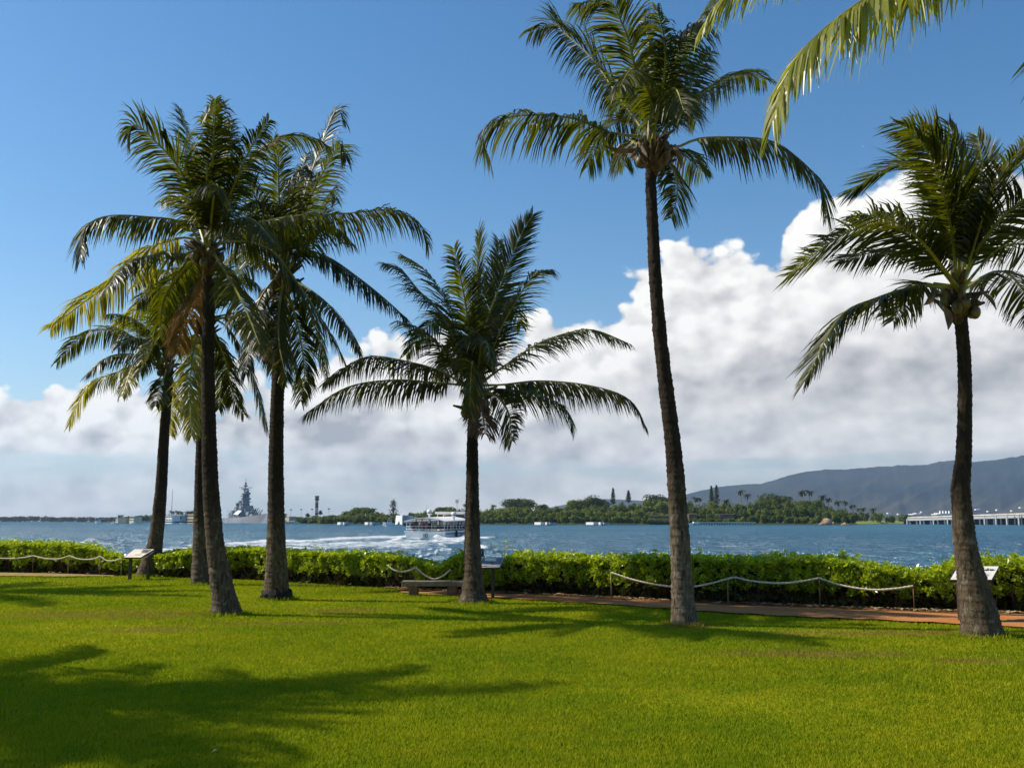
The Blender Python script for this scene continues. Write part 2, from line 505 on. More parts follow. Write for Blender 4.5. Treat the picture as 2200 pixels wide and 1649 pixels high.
M = {}
M['lawn'] = lawn_mat('lawn_soil_and_turf', False)
M['blade'] = lawn_mat('grass_blades', True)
M['soil'] = soil_mat('red_soil', (0.16, 0.070, 0.028), (0.27, 0.125, 0.05), 16.0, (0.36, 0.24, 0.13))
M['path'] = soil_mat('red_cinder_path', (0.42, 0.165, 0.050), (0.50, 0.215, 0.075), 40.0, (0.48, 0.25, 0.12))
M['water'] = water_mat()
M['frond'] = leaf_mat('palm_leaflets', (0.004, 0.008, 0.001), (0.030, 0.033, 0.003), (0.34, 0.38, 0.005), 0.40, 0.20, 1.0, 0.20)
M['frond_y'] = leaf_mat('yellowing_leaflets', (0.12, 0.14, 0.015), (0.33, 0.27, 0.02), (0.62, 0.55, 0.03), 0.40, 0.45, 0.9, 0.5)
M['frond_b'] = leaf_mat('dead_leaflets', (0.10, 0.055, 0.03), (0.22, 0.13, 0.07), (0.25, 0.13, 0.05), 0.7, 0.25, 0.9, 0.2)
M['rachis'] = paint('frond_midrib', (0.26, 0.25, 0.055), 0.45, 0.2, 2.0)
M['rachis_b'] = paint('dry_frond_midrib', (0.24, 0.15, 0.08), 0.7, 0.2, 2.0)
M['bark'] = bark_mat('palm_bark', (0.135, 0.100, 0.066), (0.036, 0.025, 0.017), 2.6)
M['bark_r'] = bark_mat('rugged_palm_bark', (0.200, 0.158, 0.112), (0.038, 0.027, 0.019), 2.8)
M['burnt'] = paint('black_rotted_root_mat', (0.018, 0.014, 0.011), 0.95, 0.3, 9.0, bump=0.8)
M['fibre'] = paint('brown_leaf_sheath', (0.11, 0.062, 0.030), 0.85, 0.35, 6.0, bump=0.6)
M['spathe'] = paint('dry_spathe', (0.20, 0.115, 0.062), 0.6, 0.25, 4.0)
M['coconut'] = paint('green_brown_husk', (0.11, 0.085, 0.025), 0.5, 0.3, 8.0)
M['hedge'] = leaf_mat('naupaka_leaves', (0.065, 0.130, 0.004), (0.34, 0.42, 0.010), (0.62, 0.74, 0.015), 0.27, 0.40, 1.4, 0.6, 0.2, 0.8, True)
M['hedge_in'] = leaf_mat('inner_leaves', (0.035, 0.040, 0.008), (0.13, 0.085, 0.025), (0.10, 0.08, 0.01), 0.6, 0.2, 2.0, 0.3, 0.2, 0.8, True)  # leaves deep in the hedge coloured darker in place of inner shade
M['stem'] = paint('woody_stems', (0.10, 0.062, 0.035), 0.9, 0.3, 8.0)
M['rope'] = paint('sun_bleached_rope', (0.62, 0.56, 0.42), 0.8, 0.12, 30.0)
M['post'] = paint('weathered_post', (0.27, 0.20, 0.11), 0.8, 0.2, 9.0)
M['post_d'] = paint('rusty_post', (0.16, 0.08, 0.04), 0.7, 0.2, 9.0)
M['stone'] = paint('bench_stone', (0.26, 0.195, 0.135), 0.85, 0.15, 6.0, grime=(0.22, 0.16, 0.10), bump=0.3)
M['stone_l'] = paint('bench_leg_stone', (0.20, 0.10, 0.06), 0.9, 0.2, 6.0, bump=0.4)
M['dark_metal'] = paint('dark_brown_metal', (0.045, 0.028, 0.020), 0.5, 0.15, 6.0)
M['sign_white'] = paint('panel_print', (0.84, 0.80, 0.74), 0.6, 0.04, 4.0)
M['sign_cream'] = paint('panel_print_cream', (0.82, 0.72, 0.58), 0.6, 0.05, 4.0)
M['sign_grey'] = paint('panel_photo_grey', (0.16, 0.15, 0.14), 0.4, 0.45, 14.0)
M['sign_dark'] = paint('panel_ink', (0.035, 0.033, 0.032), 0.4, 0.1, 14.0)
M['sign_blue'] = paint('blue_sign_print', (0.018, 0.085, 0.24), 0.4, 0.08, 6.0)
M['white'] = paint('white_paint', (0.78, 0.78, 0.76), 0.35, 0.04, 0.8)

# ------------------------------------------------------------------ lawn, path, shore edge
HB_PX = [(-300, 1222), (0, 1228), (200, 1234), (300, 1238), (400, 1242), (540, 1246), (640, 1253), (800, 1262), (880, 1267), (1000, 1272), (1080, 1275),
         (1300, 1285), (1500, 1295), (1700, 1303), (1900, 1311), (2200, 1320), (2500, 1328)]
HB = [G(x, y) for x, y in HB_PX]
HBX = np.array([p.x for p in HB]); HBY = np.array([p.y for p in HB])
def hb(x): return np.interp(x, HBX, HBY)          # front edge of the hedge
def build_lawn():
    nu, nv = 160, 90
    xs = np.concatenate([np.linspace(-120, -26, 20, endpoint=False), np.linspace(-26, 14, 120, endpoint=False), np.linspace(14, 90, 20)])
    V = []
    for j in range(nv):
        for x in xs:
            end = float(hb(x)) + 2.6
            if j < nv - 3:
                v = j / (nv - 4); y = -50 + (end + 50) * (v ** 0.55); z = 0.0
            else:
                k = j - (nv - 4); y = end + (0.5, 1.1, 1.9)[k - 1]; z = (-0.45, -0.95, -1.7)[k - 1]
            if y < 60: z += 0.02 * math.sin(x * 0.6 + y * 0.35) * math.sin(y * 0.5) * (1 if z == 0 else 0)
            V.append((x, y, z - 0.02))
    o = grid_mesh('lawn', V, len(xs), nv, M['lawn']); tag(o, kind='structure')
build_lawn()
PATH_UP = [(860, 1272), (960, 1275), (1080, 1278), (1300, 1289), (1500, 1299), (1700, 1307), (1900, 1315), (2200, 1326), (2500, 1336)]
PATH_LO = [(860, 1274), (960, 1279), (1080, 1286), (1300, 1299), (1500, 1314), (1700, 1326), (1900, 1334), (2200, 1350), (2500, 1364)]
LP_UP = [(-300, 1226.5), (0, 1231), (120, 1233), (245, 1237)]
LP_LO = [(-300, 1233), (0, 1238), (120, 1239.5), (245, 1238.5)]
def strip(name, up, lo, mat, z, n=60):
    U = [G(*p) for p in up]; L = [G(*p) for p in lo]
    def samp(pts, n):
        xs = np.array([p.x for p in pts]); ys = np.array([p.y for p in pts]); t = np.linspace(0, 1, len(pts))
        q = np.linspace(0, 1, n); return np.interp(q, t, xs), np.interp(q, t, ys)
    ux, uy = samp(U, n); lx, ly = samp(L, n)
    V = []
    for j in range(4):
        f = j / 3
        for i in range(n):
            wob = 0.05 * math.sin(i * 1.9) + 0.04 * math.sin(i * 4.3) if j in (0,) else 0
            V.append((lx[i] * (1 - f) + ux[i] * f, ly[i] * (1 - f) + uy[i] * f + wob, z))
    o = grid_mesh(name, V, n, 4, mat); return tag(o, kind='structure')
strip('soil', [(x, y - 26 + 0.006 * x) for x, y in HB_PX], [(x, y + (3.0 if x > 860 else -2.0)) for x, y in HB_PX], M['soil'], 0.022)
strip('path', PATH_UP, PATH_LO, M['path'], 0.030)
M['path_tan'] = soil_mat('trodden_dry_turf', (0.26, 0.18, 0.06), (0.34, 0.24, 0.09), 20.0, (0.22, 0.22, 0.04))
strip('path', LP_UP, LP_LO, M['path_tan'], 0.030)
pU = [G(*p) for p in PATH_UP]; pL = [G(*p) for p in PATH_LO]; qU = [G(*p) for p in LP_UP]; qL = [G(*p) for p in LP_LO]
def ip(pts, x): return np.interp(x, [p.x for p in pts], [p.y for p in pts])

def build_grass():
    N = 900000
    r0, r1 = 5.6, 36.0
    u = RNG.random(N)
    r = r0 * (r1 / r0) ** (u ** 0.92)
    az = (RNG.random(N) * 2 - 1) * R(31)
    x = r * np.sin(az); y = r * np.cos(az)
    edge = hb(x)
    jit = RNG.normal(0, 0.06, N)
    # taller uncut tufts round the foot of each trunk
    tx = []; ty = []
    for (bx_, by_, rr) in ((318, 1238, .40), (437, 1255, .34), (487, 1320, .30), (594, 1288, .30), (1016, 1295, .38), (1470, 1342, .26), (2112, 1366, .34)):
        g = G(bx_, by_); m_ = 900; a_ = RNG.random(m_) * 2 * np.pi; q_ = rr + np.abs(RNG.normal(0, 0.07, m_)); tx.append(g.x + np.cos(a_) * q_); ty.append(g.y + np.sin(a_) * q_)
    tx = np.concatenate(tx); ty = np.concatenate(ty); nt_ = len(tx)
    x = np.concatenate([x, tx]); y = np.concatenate([y, ty]); r = np.concatenate([r, np.hypot(tx, ty)]); edge = hb(x); jit = RNG.normal(0, 0.06, len(x))
    tuft = np.zeros(len(x)); tuft[-nt_:] = 1; N = len(x)
    ok = y < edge + np.where((x < G(860, 1266).x) & (x > G(245, 1237).x), 0.15, -0.12) + jit * 2
    onp = (x > pL[0].x) & (y > ip(pL, x) + jit) & (y < ip(pU, x) + 0.6)
    onq = (x < qL[-1].x) & (y > ip(qL, x) + jit * 2) & (y < ip(qU, x) + 0.3)
    thin = onq & (RNG.random(N) < 0.3)
    ok &= ~onp & (~onq | thin)
    x, y, r, tuft = x[ok], y[ok], r[ok], tuft[ok]; n = len(x)
    clump = 0.5 + 0.5 * np.sin(x * 1.7 + 2 * np.sin(y * 1.1)) * np.sin(y * 1.9 + np.sin(x * 2.3))
    h = (0.012 + 0.016 * RNG.random(n) + 0.008 * clump) * (0.85 + r * 0.012)
    h = h * (1 + tuft * RNG.random(n) * 2.6)
    w = (0.005 + 0.004 * RNG.random(n)) * (0.55 + r * 0.055)
    a = RNG.random(n) * 2 * np.pi; la = RNG.random(n) * 2 * np.pi
    lean = h * (0.3 + 0.9 * RNG.random(n))
    V = np.zeros((n, 3, 3), dtype=np.float32)
    V[:, 0, 0] = x - np.cos(a) * w; V[:, 0, 1] = y - np.sin(a) * w; V[:, 0, 2] = -0.015
    V[:, 1, 0] = x + np.cos(a) * w; V[:, 1, 1] = y + np.sin(a) * w; V[:, 1, 2] = -0.015
    V[:, 2, 0] = x + np.cos(la) * lean; V[:, 2, 1] = y + np.sin(la) * lean; V[:, 2, 2] = h
    o = np_mesh('grass', V.reshape(-1, 3), 3, M['blade'], col=RNG.random(n) ** 1.5)
    tag(o, 'short bright green turf grass covering the lawn under the palms', 'grass', kind='stuff')
build_grass()

# a few longer wisps and fallen bits
def build_litter():
    n = 900
    t = RNG.random(n)
    px = 830 + t * 1500
    V = []
    for i in range(n):
        g = G(px[i], float(np.interp(px[i], [p[0] for p in HB_PX], [p[1] for p in HB_PX])) + abs(random.gauss(0, 1.6)) - 1.0)
        if i % 23 == 0: g = Vector((random.uniform(-16, -3), 0, 0)); g.y = float(hb(g.x)) - random.uniform(-0.2, 0.25)
        L = random.uniform(0.03, 0.09); w = L * random.uniform(0.2, 0.5); a = random.uniform(0, 6.28)
        c, s = math.cos(a), math.sin(a); z = 0.045
        for (u, v, dz) in ((-L, 0, 0), (0, -w, 0.01), (L, 0, 0.004 + random.random() * 0.02), (0, w, 0.015)):
            V.append((g.x + u * c - v * s, g.y + u * s + v * c, z + dz))
    for (px_, py_, L) in ((460, 1630, .02),):
        g = G(px_, py_)
        for (u, v, dz) in ((-L, 0, 0), (0, -L * .3, 0.01), (L, 0, 0.012), (0, L * .3, 0.02)):
            V.append((g.x + u, g.y + v, 0.05 + dz))
    o = np_mesh('leaf_litter', np.array(V), 4, paint('pale_dry_leaves', (0.50, 0.38, 0.22), 0.7, 0.3, 12.0))
    tag(o, 'pale dry fallen leaves scattered along the foot of the hedge', 'leaf litter', kind='stuff')
build_litter()

# ------------------------------------------------------------------ water, one sheet to the horizon, with the boat's wake
def seg_dist(px, py, pts):
    """distance in photograph rows (stretched) to a traced crest, used once to lay out foam on the water plane"""
    d = np.full(px.shape, 1e9); 
    for (x0, y0), (x1, y1) in zip(pts[:-1], pts[1:]):
        dx, dy = x1 - x0, y1 - y0
        t = np.clip(((px - x0) * dx + (py - y0) * dy * 1.0) / (dx * dx + dy * dy + 1e-9), 0, 1)
        d = np.minimum(d, np.hypot((px - x0 - t * dx) * 0.35, (py - y0 - t * dy)))
    return d
def build_water():
    nu = 560
    az = np.tan(np.linspace(-1, 1, nu) * R(33))
    rows = np.concatenate([np.linspace(1300, 1240, 20, endpoint=False), np.linspace(1240, 1124, 300, endpoint=False), 1119 + 5.0 * np.exp(-np.linspace(0, 5.5, 50))])
    Y = 2.7 * F_PX / 1.0 / (rows - 1119.0)
    nv = len(rows)
    X = az[None, :] * Y[:, None]; YY = np.repeat(Y[:, None], nu, 1)
    px = 1100 + az[None, :] * F_PX + 0 * YY; py = np.repeat(rows[:, None], nu, 1)
    foam = np.zeros_like(X); H = np.zeros_like(X)
    def crest(pts, w, s, hh=0.0):
        nonlocal foam, H
        g = np.exp(-(seg_dist(px, py, pts) / w) ** 2)
        foam = np.maximum(foam, g * s); H += g * hh
    crest([(480, 1170), (560, 1164), (650, 1163), (740, 1157), (830, 1153), (900, 1158)], 4.0, 0.95, 0.15)
    crest([(330, 1182), (480, 1175), (620, 1172), (760, 1168), (860, 1165), (1000, 1161)], 4.6, 0.85, 0.12)
    crest([(610, 1179), (740, 1176), (850, 1173), (960, 1167), (1020, 1160)], 3.0, 0.85, 0.15)
    crest([(840, 1166), (870, 1156), (910, 1154), (960, 1158), (1000, 1156)], 4.5, 1.1, 0.25)
    crest([(940, 1158), (975, 1151), (1010, 1158)], 3.0, 1.2, 0.5)
    crest([(1028, 1157), (1062, 1155)], 2.2, 1.15, 0.35)
    crest([(1028, 1176), (1043, 1178)], 3.6, 1.15, 0.4)
    crest([(905, 1197), (935, 1190), (952, 1182), (972, 1183)], 1.7, 0.85, 0.22)
    crest([(948, 1173), (962, 1176)], 1.8, 0.85, 0.2)
    crest([(120, 1167), (210, 1164), (250, 1167)], 1.6, 0.62, 0.10)
    crest([(345, 1192), (420, 1186), (460, 1180)], 3.6, 0.80, 0.1)
    crest([(250, 1180), (320, 1183)], 2.5, 0.6, 0.0)
    crest([(905, 1182), (930, 1179)], 1.6, 0.7, 0.1)
    crest([(200, 1163), (260, 1160), (330, 1163), (400, 1168)], 2.4, 0.0, 0.45)
    crest([(480, 1162), (510, 1161)], 1.0, 0.8, 0.1)
    base = np.exp(-((py - 1170) / 13.0) ** 2) * np.exp(-(np.clip(px - 880, 0, 9e9) / 90) ** 2) * np.exp(-(np.clip(460 - px, 0, 9e9) / 90) ** 2)
    foam = np.maximum(foam, base * 0.74)
    amp = np.clip(1.3 - Y / 260.0, 0.12, 1.0)[:, None]
    chop = np.zeros_like(X)
    for k in range(14):
        a = R(200 + random.uniform(-55, 55)); L = random.uniform(1.6, 9.0); q = 2 * math.pi / L; ph = random.uniform(0, 6.28)
        chop += np.sin((X * math.cos(a) + YY * math.sin(a)) * q + ph + 0.8 * np.sin(X * 0.11 + k)) * 0.011 * L ** 0.6
    Z = WATER_Z + H + chop * amp
    V = np.stack([X, YY, Z], -1).reshape(-1, 3)
    o = grid_mesh('water', V, nu, nv, M['water'], {'foam': foam}); tag(o, kind='structure')
build_water()

# ------------------------------------------------------------------ coconut palms
def cr(pts, n):
    """smooth curve through the points, n samples evenly spread"""
    p = [pts[0] * 2 - pts[1]] + pts + [pts[-1] * 2 - pts[-2]]
    dense = []
    for i in range(1, len(p) - 2):
        a, b, c, d = p[i - 1], p[i], p[i + 1], p[i + 2]
        for k in range(12):
            t = k / 12
            dense.append(0.5 * ((2 * b) + (c - a) * t + (2 * a - 5 * b + 4 * c - d) * t * t + (3 * b - a - 3 * c + d) * t ** 3))
    dense.append(p[-2])
    L = [0.0]
    for i in range(1, len(dense)): L.append(L[-1] + (dense[i] - dense[i - 1]).length)
    out = []; j = 0
    for k in range(n):
        s = L[-1] * k / (n - 1)
        while j < len(L) - 2 and L[j + 1] < s: j += 1
        f = (s - L[j]) / max(1e-9, L[j + 1] - L[j])
        out.append(dense[j].lerp(dense[j + 1], min(1, max(0, f))))
    return out, L[-1]

GDN = Vector((0, 0, -1))
def make_frond(name, curve, off, parent, rng, mat='frond', rmat='rachis', droop=0.5, lmax=0.78, wind=Vector((0, 0, 0)), dens=1.0, bare=0.15, twist=None, wid=0.0195, tatter=0.07):
    K = 48
    pts, L = cr(curve, K)
    tip = pts[-1] - pts[0]
    H = Vector((tip.x, tip.y, 0))
    if H.length < 0.25 * L:
        a = rng.uniform(0, 6.28); H = H + Vector((math.cos(a), math.sin(a), 0)) * 0.3 * L
    S0 = Vector((0, 0, 1)).cross(H).normalized()
    tw = R(rng.uniform(-42, 42)) if twist is None else R(twist)
    tw2 = tw + R(rng.uniform(-30, 30))
    vs = []; fs = []; mi = []
    # midrib
    n4 = 5
    T = []
    for i in range(K):
        t = (pts[min(i + 1, K - 1)] - pts[max(0, i - 1)]).normalized(); T.append(t)
    S = []
    for i in range(K):
        s = S0 - T[i] * S0.dot(T[i])
        if s.length < 1e-3: s = S[-1] if S else T[i].orthogonal()
        s.normalize()
        u = i / (K - 1)
        s = Matrix.Rotation(tw * (1 - u) + tw2 * u, 3, T[i]) @ s
        S.append(s)
    for i in range(0, K, 2):
        u = i / (K - 1)
        r = 0.030 * (1 - u) ** 0.9 + 0.004
        if u < 0.12: r += 0.028 * (1 - u / 0.12)
        N = T[i].cross(S[i])
        for k in range(n4):
            a = 2 * math.pi * k / n4
            vs.append(pts[i] + S[i] * math.cos(a) * r + N * math.sin(a) * r * 0.75)
    m = (K + 1) // 2
    for i in range(m - 1):
        for k in range(n4):
            a = i * n4 + k; b = i * n4 + (k + 1) % n4
            fs.append((a, b, b + n4, a + n4)); mi.append(1)
    npair = int(L / 0.031 * dens)
    ph1, ph2 = rng.uniform(0, 6), rng.uniform(0, 6)
    for q in range(npair):
        u = bare + (1 - bare) * (q + rng.uniform(-0.3, 0.3)) / npair
        u = min(0.998, max(bare, u))
        fi = u * (K - 1); i = int(fi); f = fi - i
        p = pts[i].lerp(pts[min(i + 1, K - 1)], f); t = T[i]; s = S[i]
        v = (u - bare) / (1 - bare)
        ll = lmax * min(1.0, 0.55 + v * 2.2) * (1.0 if v < 0.55 else 1.0 - 0.62 * ((v - 0.55) / 0.45) ** 1.4)
        for side in (-1, 1):
            if rng.random() < tatter: continue
            cl = math.sin(q * 0.37 + ph1 + side) * 0.5 + math.sin(q * 0.13 + ph2 * side) * 0.5       # leaflets hang in bunches
            fwd = 0.42 + 0.45 * max(0, t.z) + 0.85 * v ** 1.6 + 0.26 * cl + rng.uniform(-0.10, 0.10)
            vert = 1 - 0.55 * abs(t.z)
            dr = 1.8 * droop * vert * (1.0 - 0.30 * v) * (1 + 0.40 * cl) + rng.uniform(-0.10, 0.10)
            D0 = (s * side * 0.80 + t * fwd + GDN * dr * 0.45 + wind * 0.35)
            N = t.cross(s)
            D0 = (D0 + N * rng.uniform(-0.10, 0.14)).normalized()
            D1 = (D0 + GDN * dr * 0.75 + wind).normalized()
            D2 = (D1 + GDN * dr * 1.05 + wind * 0.8 + Vector((rng.uniform(-.08, .08), rng.uniform(-.08, .08), rng.uniform(-.08, .08)))).normalized()
            l = ll * rng.uniform(0.80, 1.1) * (rng.uniform(0.45, 0.8) if rng.random() < 0.07 else 1.0)
            w = wid * rng.uniform(0.8, 1.2) * (0.65 + 0.35 * (1 - v))
            Wd = (t - D0 * t.dot(D0))
            Wd = Wd.normalized() if Wd.length > 1e-3 else N
            Wd = (Matrix.Rotation(R(rng.uniform(-38, 38)), 3, D0) @ Wd)
            a0 = p; a1 = a0 + D0 * l * 0.30; a2 = a1 + D1 * l * 0.36; a3 = a2 + D2 * l * 0.34
            b = len(vs)
            vs += [a0 - Wd * w * 0.4, a0 + Wd * w * 0.4, a1 - Wd * w, a1 + Wd * w, a2 - Wd * w * 0.8, a2 + Wd * w * 0.8, a3 - Wd * w * 0.12, a3 + Wd * w * 0.12]
            fs += [(b, b + 1, b + 3, b + 2), (b + 2, b + 3, b + 5, b + 4), (b + 4, b + 5, b + 7, b + 6)]
            mi += [0, 0, 0]
    me = bpy.data.meshes.new(name)
    me.from_pydata([tuple(p - off) for p in vs], [], fs)
    me.materials.append(M[mat]); me.materials.append(M[rmat])
    me.polygons.foreach_set('material_index', mi)
    me.update()
    return link(name, me, parent)

def make_trunk(path, off, parent, rng, mat, ring=0.075, rough=0.02, flare=0.0):
    """path: list of (Vector, radius)"""
    n = 28
    seg = []
    for (a, ra), (b, rb) in zip(path[:-1], path[1:]):
        L = (b - a).length; k = max(2, int(L / 0.025))
        for i in range(k):
            seg.append((a, b, ra, rb, i / k))
    # smooth centre line
    cp, _ = cr([p for p, r in path], max(40, int((path[-1][0] - path[0][0]).length / 0.028)))
    zs = [p.z for p, r in path]; rs = [r for p, r in path]
    vs = []; fs = []
    sd = rng.uniform(0, 50)
    s = 0.0
    for i, c in enumerate(cp):
        if i: s += (c - cp[i - 1]).length
        r = float(np.interp(c.z, zs, rs))
        saw = ((s + 0.02 * mnoise.noise(Vector((s * 3, sd, 0)))) / ring) % 1.0
        rr = r * (1 + 0.06 * (saw - 0.5)) + 0.004 * (saw > 0.80)
        for k in range(n):
            a = 2 * math.pi * k / n
            d = Vector((math.cos(a), math.sin(a), 0))
            q = mnoise.fractal(Vector((d.x * 1.6 + sd, d.y * 1.6, c.z * 1.8)), 0.8, 2.0, 3)
            q2 = mnoise.noise(Vector((d.x * 7 + sd, d.y * 7, c.z * 9)))
            lobe = 1 + flare * max(0, 1 - c.z / 0.5) ** 2 * (0.5 + 0.5 * math.sin(a * 9 + sd))
            vs.append(c - off + d * (rr * lobe * (1 + 0.05 * q) + rough * q2))
    for i in range(len(cp) - 1):
        for k in range(n):
            a = i * n + k; b = i * n + (k + 1) % n
            fs.append((a, b, b + n, a + n))
    fs.append(tuple((len(cp) - 1) * n + k for k in range(n)))
    me = bpy.data.meshes.new('trunk'); me.from_pydata([tuple(v) for v in vs], [], fs)
    me.materials.append(mat); me.polygons.foreach_set('use_smooth', [True] * len(fs)); me.update()
    return link('trunk', me, parent)

def crown_bits(c, off, parent, rng, sheaths=14, nuts=0, spathes=(), r=0.14):
    m = MB()
    for k in range(sheaths):
        a = rng.uniform(0, 6.28); z = rng.uniform(-0.42, 0.10); L = rng.uniform(0.16, 0.38)
        d = Vector((math.cos(a), math.sin(a), 0)); e = rng.uniform(0.1, 1.0)
        p0 = c + d * r * 0.3 + Vector((0, 0, z - 0.1)); p1 = c + d * (r + 0.05) + Vector((0, 0, z + 0.04)); p2 = p1 + (d * 0.8 + Vector((0, 0, e))).normalized() * L
        m.tube([p0, p1, p2], [0.07, 0.055, 0.02], 7)
    m.tube([c + Vector((0, 0, -0.5)), c + Vector((0, 0, -0.2)), c + Vector((0, 0, 0.15)), c + Vector((0, 0, 0.6)), c + Vector((0, 0, 1.0))], [r * 0.95, r * 1.25, r * 1.15, r * 0.6, 0.03], 10)
    m.build('leaf_sheaths', M['fibre'], parent, off)
    for k in range(nuts):
        a = rng.uniform(2.6, 6.8); b = MB()
        p = c + Vector((math.cos(a) * (r + 0.13), math.sin(a) * (r + 0.13), rng.uniform(-0.38, 0.02)))
        b.ball(p, 0.09, 0, 10, 7, (0.95, 0.95, 1.2))
        b.build('coconut', M['coconut'], parent, off)
    for (px, py, qx, qy, wd) in spathes:
        b = MB(); A = P(px, py, c.y - 0.15); B = P(qx, qy, c.y - 0.3)
        d = B - A; nrm = Vector((-d.z, 0, d.x)).normalized()
        pts = [A.lerp(B, t) + nrm * math.sin(t * math.pi) * d.length * 0.12 for t in np.linspace(0, 1, 8)]
        b.tube(pts, [0.015, wd * 0.5, wd * 0.85, wd, wd, wd * 0.8, wd * 0.45, 0.006], 8)
        b.build('dry_spathe', M['spathe'], parent, off)

def palm(label, base, trunk, crown, fronds, L=3.9, seed=1, mat='bark', droop=0.55, wind=(0, 0, 0), fill=3, nuts=6, spathes=(), lmax=0.78,
         flare=0.05, group='coconut palms on the lawn', fill_az=None, yel=(), brown=(), sheaths=14, wid=0.0195, fill_mat='frond', lean=None):
    rng = random.Random(seed)
    g = G(*base)
    Y0 = g.y
    root = empty('coconut_palm', g, label, 'palm tree', group)
    path = []
    for (px, py, w) in trunk:
        p = P(px, py, Y0); path.append((p, w / 2 / F_PX * Y0))
    path[0] = (Vector((path[0][0].x, Y0, -0.06)), path[0][1])
    c = P(crown[0], crown[1], Y0)
    path.append((c + Vector((0, 0, -0.1)), path[-1][1] * 0.95))
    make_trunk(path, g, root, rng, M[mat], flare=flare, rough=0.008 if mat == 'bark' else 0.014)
    W3 = Vector(wind)
    for k, fr in enumerate(fronds):
        opts = {}
        if isinstance(fr, dict): opts = fr; fr = opts['p']
        pts2 = fr
        l2 = sum(math.hypot(b[0] - a[0], b[1] - a[1]) for a, b in zip(pts2[:-1], pts2[1:])) / F_PX * Y0
        sg = opts.get('s', 1 if k % 2 else -1)
        dy = opts.get('dy', sg * 0.75 * math.sqrt(max(0.2, (L * 0.96) ** 2 - l2 * l2)))
        n = len(pts2); cur = [c + Vector((rng.uniform(-.05, .05), sg * 0.05, rng.uniform(-.1, .2)))]
        acc = 0; tot = l2 * F_PX / Y0
        prev = pts2[0]
        for i, q in enumerate(pts2):
            if i: acc += math.hypot(q[0] - prev[0], q[1] - prev[1])
            prev = q
            if i == 0: continue
            t = acc / tot
            cur.append(P(q[0], q[1], Y0 + dy * t ** 1.15))
        lm = opts.get('l', lmax) * min(1.0, 0.62 + 0.38 * l2 / (L * 0.8))
        make_frond('frond', cur, g, root, rng, 'frond_y' if k in yel else ('frond_b' if k in brown else 'frond'), 'rachis_b' if k in brown else 'rachis',
                   opts.get('d', droop), lm, W3, 1.0, opts.get('bare', 0.16), opts.get('tw'), wid)
    for k in range(fill):
        if fill_az: a = R(rng.choice(fill_az) + rng.uniform(-14, 14))
        else: a = R(rng.choice((90, -90, 75, -75, 105, -105)) + rng.uniform(-16, 16))
        e0 = R(rng.uniform(35, 78)); Lf = L * rng.uniform(0.75, 0.95); bend = R(rng.uniform(70, 115))
        p = c.copy(); cur = [p.copy()]
        for j in range(6):
            e = e0 - bend * ((j + 0.5) / 6) ** 1.3
            p = p + Vector((math.cos(a) * math.cos(e), math.sin(a) * math.cos(e), math.sin(e))) * Lf / 6
            cur.append(p.copy())
        make_frond('frond', cur, g, root, rng, fill_mat, 'rachis', droop, lmax, W3, 0.9, 0.16, None, wid)
    crown_bits(c, g, root, rng, sheaths, nuts, spathes, path[-1][1])
    return root

# leftmost palm, standing behind the others at the hedge
palmA = palm('shortest palm of the left group, leaning right from beside the far left exhibit panel', (318, 1238),
  [(318, 1238, 56), (326, 1200, 38), (336, 1150, 30), (346, 1050, 24), (353, 930, 21), (362, 820, 19)], (362, 782),
  [[(362, 780), (345, 690), (338, 640), (328, 592)], [(362, 780), (310, 738), (250, 708), (180, 720), (122, 778)],
   {'p': [(362, 780), (311, 776), (253, 799), (190, 828), (147, 915)], 'tw': 10}, [(362, 780), (340, 690), (339, 649), (293, 665), (244, 705)],
   [(362, 780), (300, 762), (235, 765), (186, 805)], [(362, 780), (400, 735), (450, 720), (490, 760)], [(362, 785), (345, 830), (333, 872)],
   [(362, 785), (366, 850), (366, 935)], [(362, 780), (366, 700), (372, 640), (390, 600)], [(362, 782), (392, 800), (410, 860), (412, 936)],
   [(362, 780), (335, 760), (290, 780), (262, 850)], [(362, 780), (330, 740), (300, 700), (262, 690)]],
  L=3.7, seed=3, droop=0.6, yel=(2, 3, 5, 10, 7), nuts=5, fill=5, sheaths=20, wid=0.021)
palmB = palm('palm half hidden behind the thick front trunk of the left group', (437, 1255),
  [(437, 1255, 52), (434, 1200, 38), (432, 1100, 30), (434, 950, 25), (438, 800, 23), (442, 720, 21)], (444, 690),
  [[(444, 690), (415, 662), (344, 713), (308, 772)], [(444, 690), (497, 713), (540, 800), (574, 924)], [(444, 690), (520, 680), (580, 730), (605, 820)],
   [(444, 690), (480, 760), (502, 850), (524, 890)], [(444, 690), (400, 630), (352, 615), (318, 650)], [(444, 690), (490, 610), (540, 600), (572, 650)],
   [(444, 690), (418, 740), (408, 830), (412, 936)], [(444, 690), (540, 672), (610, 720), (656, 858)], [(444, 690), (432, 600), (402, 545), (380, 560)],
   [(444, 690), (460, 620), (500, 540), (520, 520)], [(444, 690), (380, 690), (330, 740), (300, 800)], [(444, 690), (470, 730), (478, 800), (470, 880)]],
  L=3.8, seed=5, droop=0.6, yel=(6,), nuts=5, fill=9, wid=0.020)
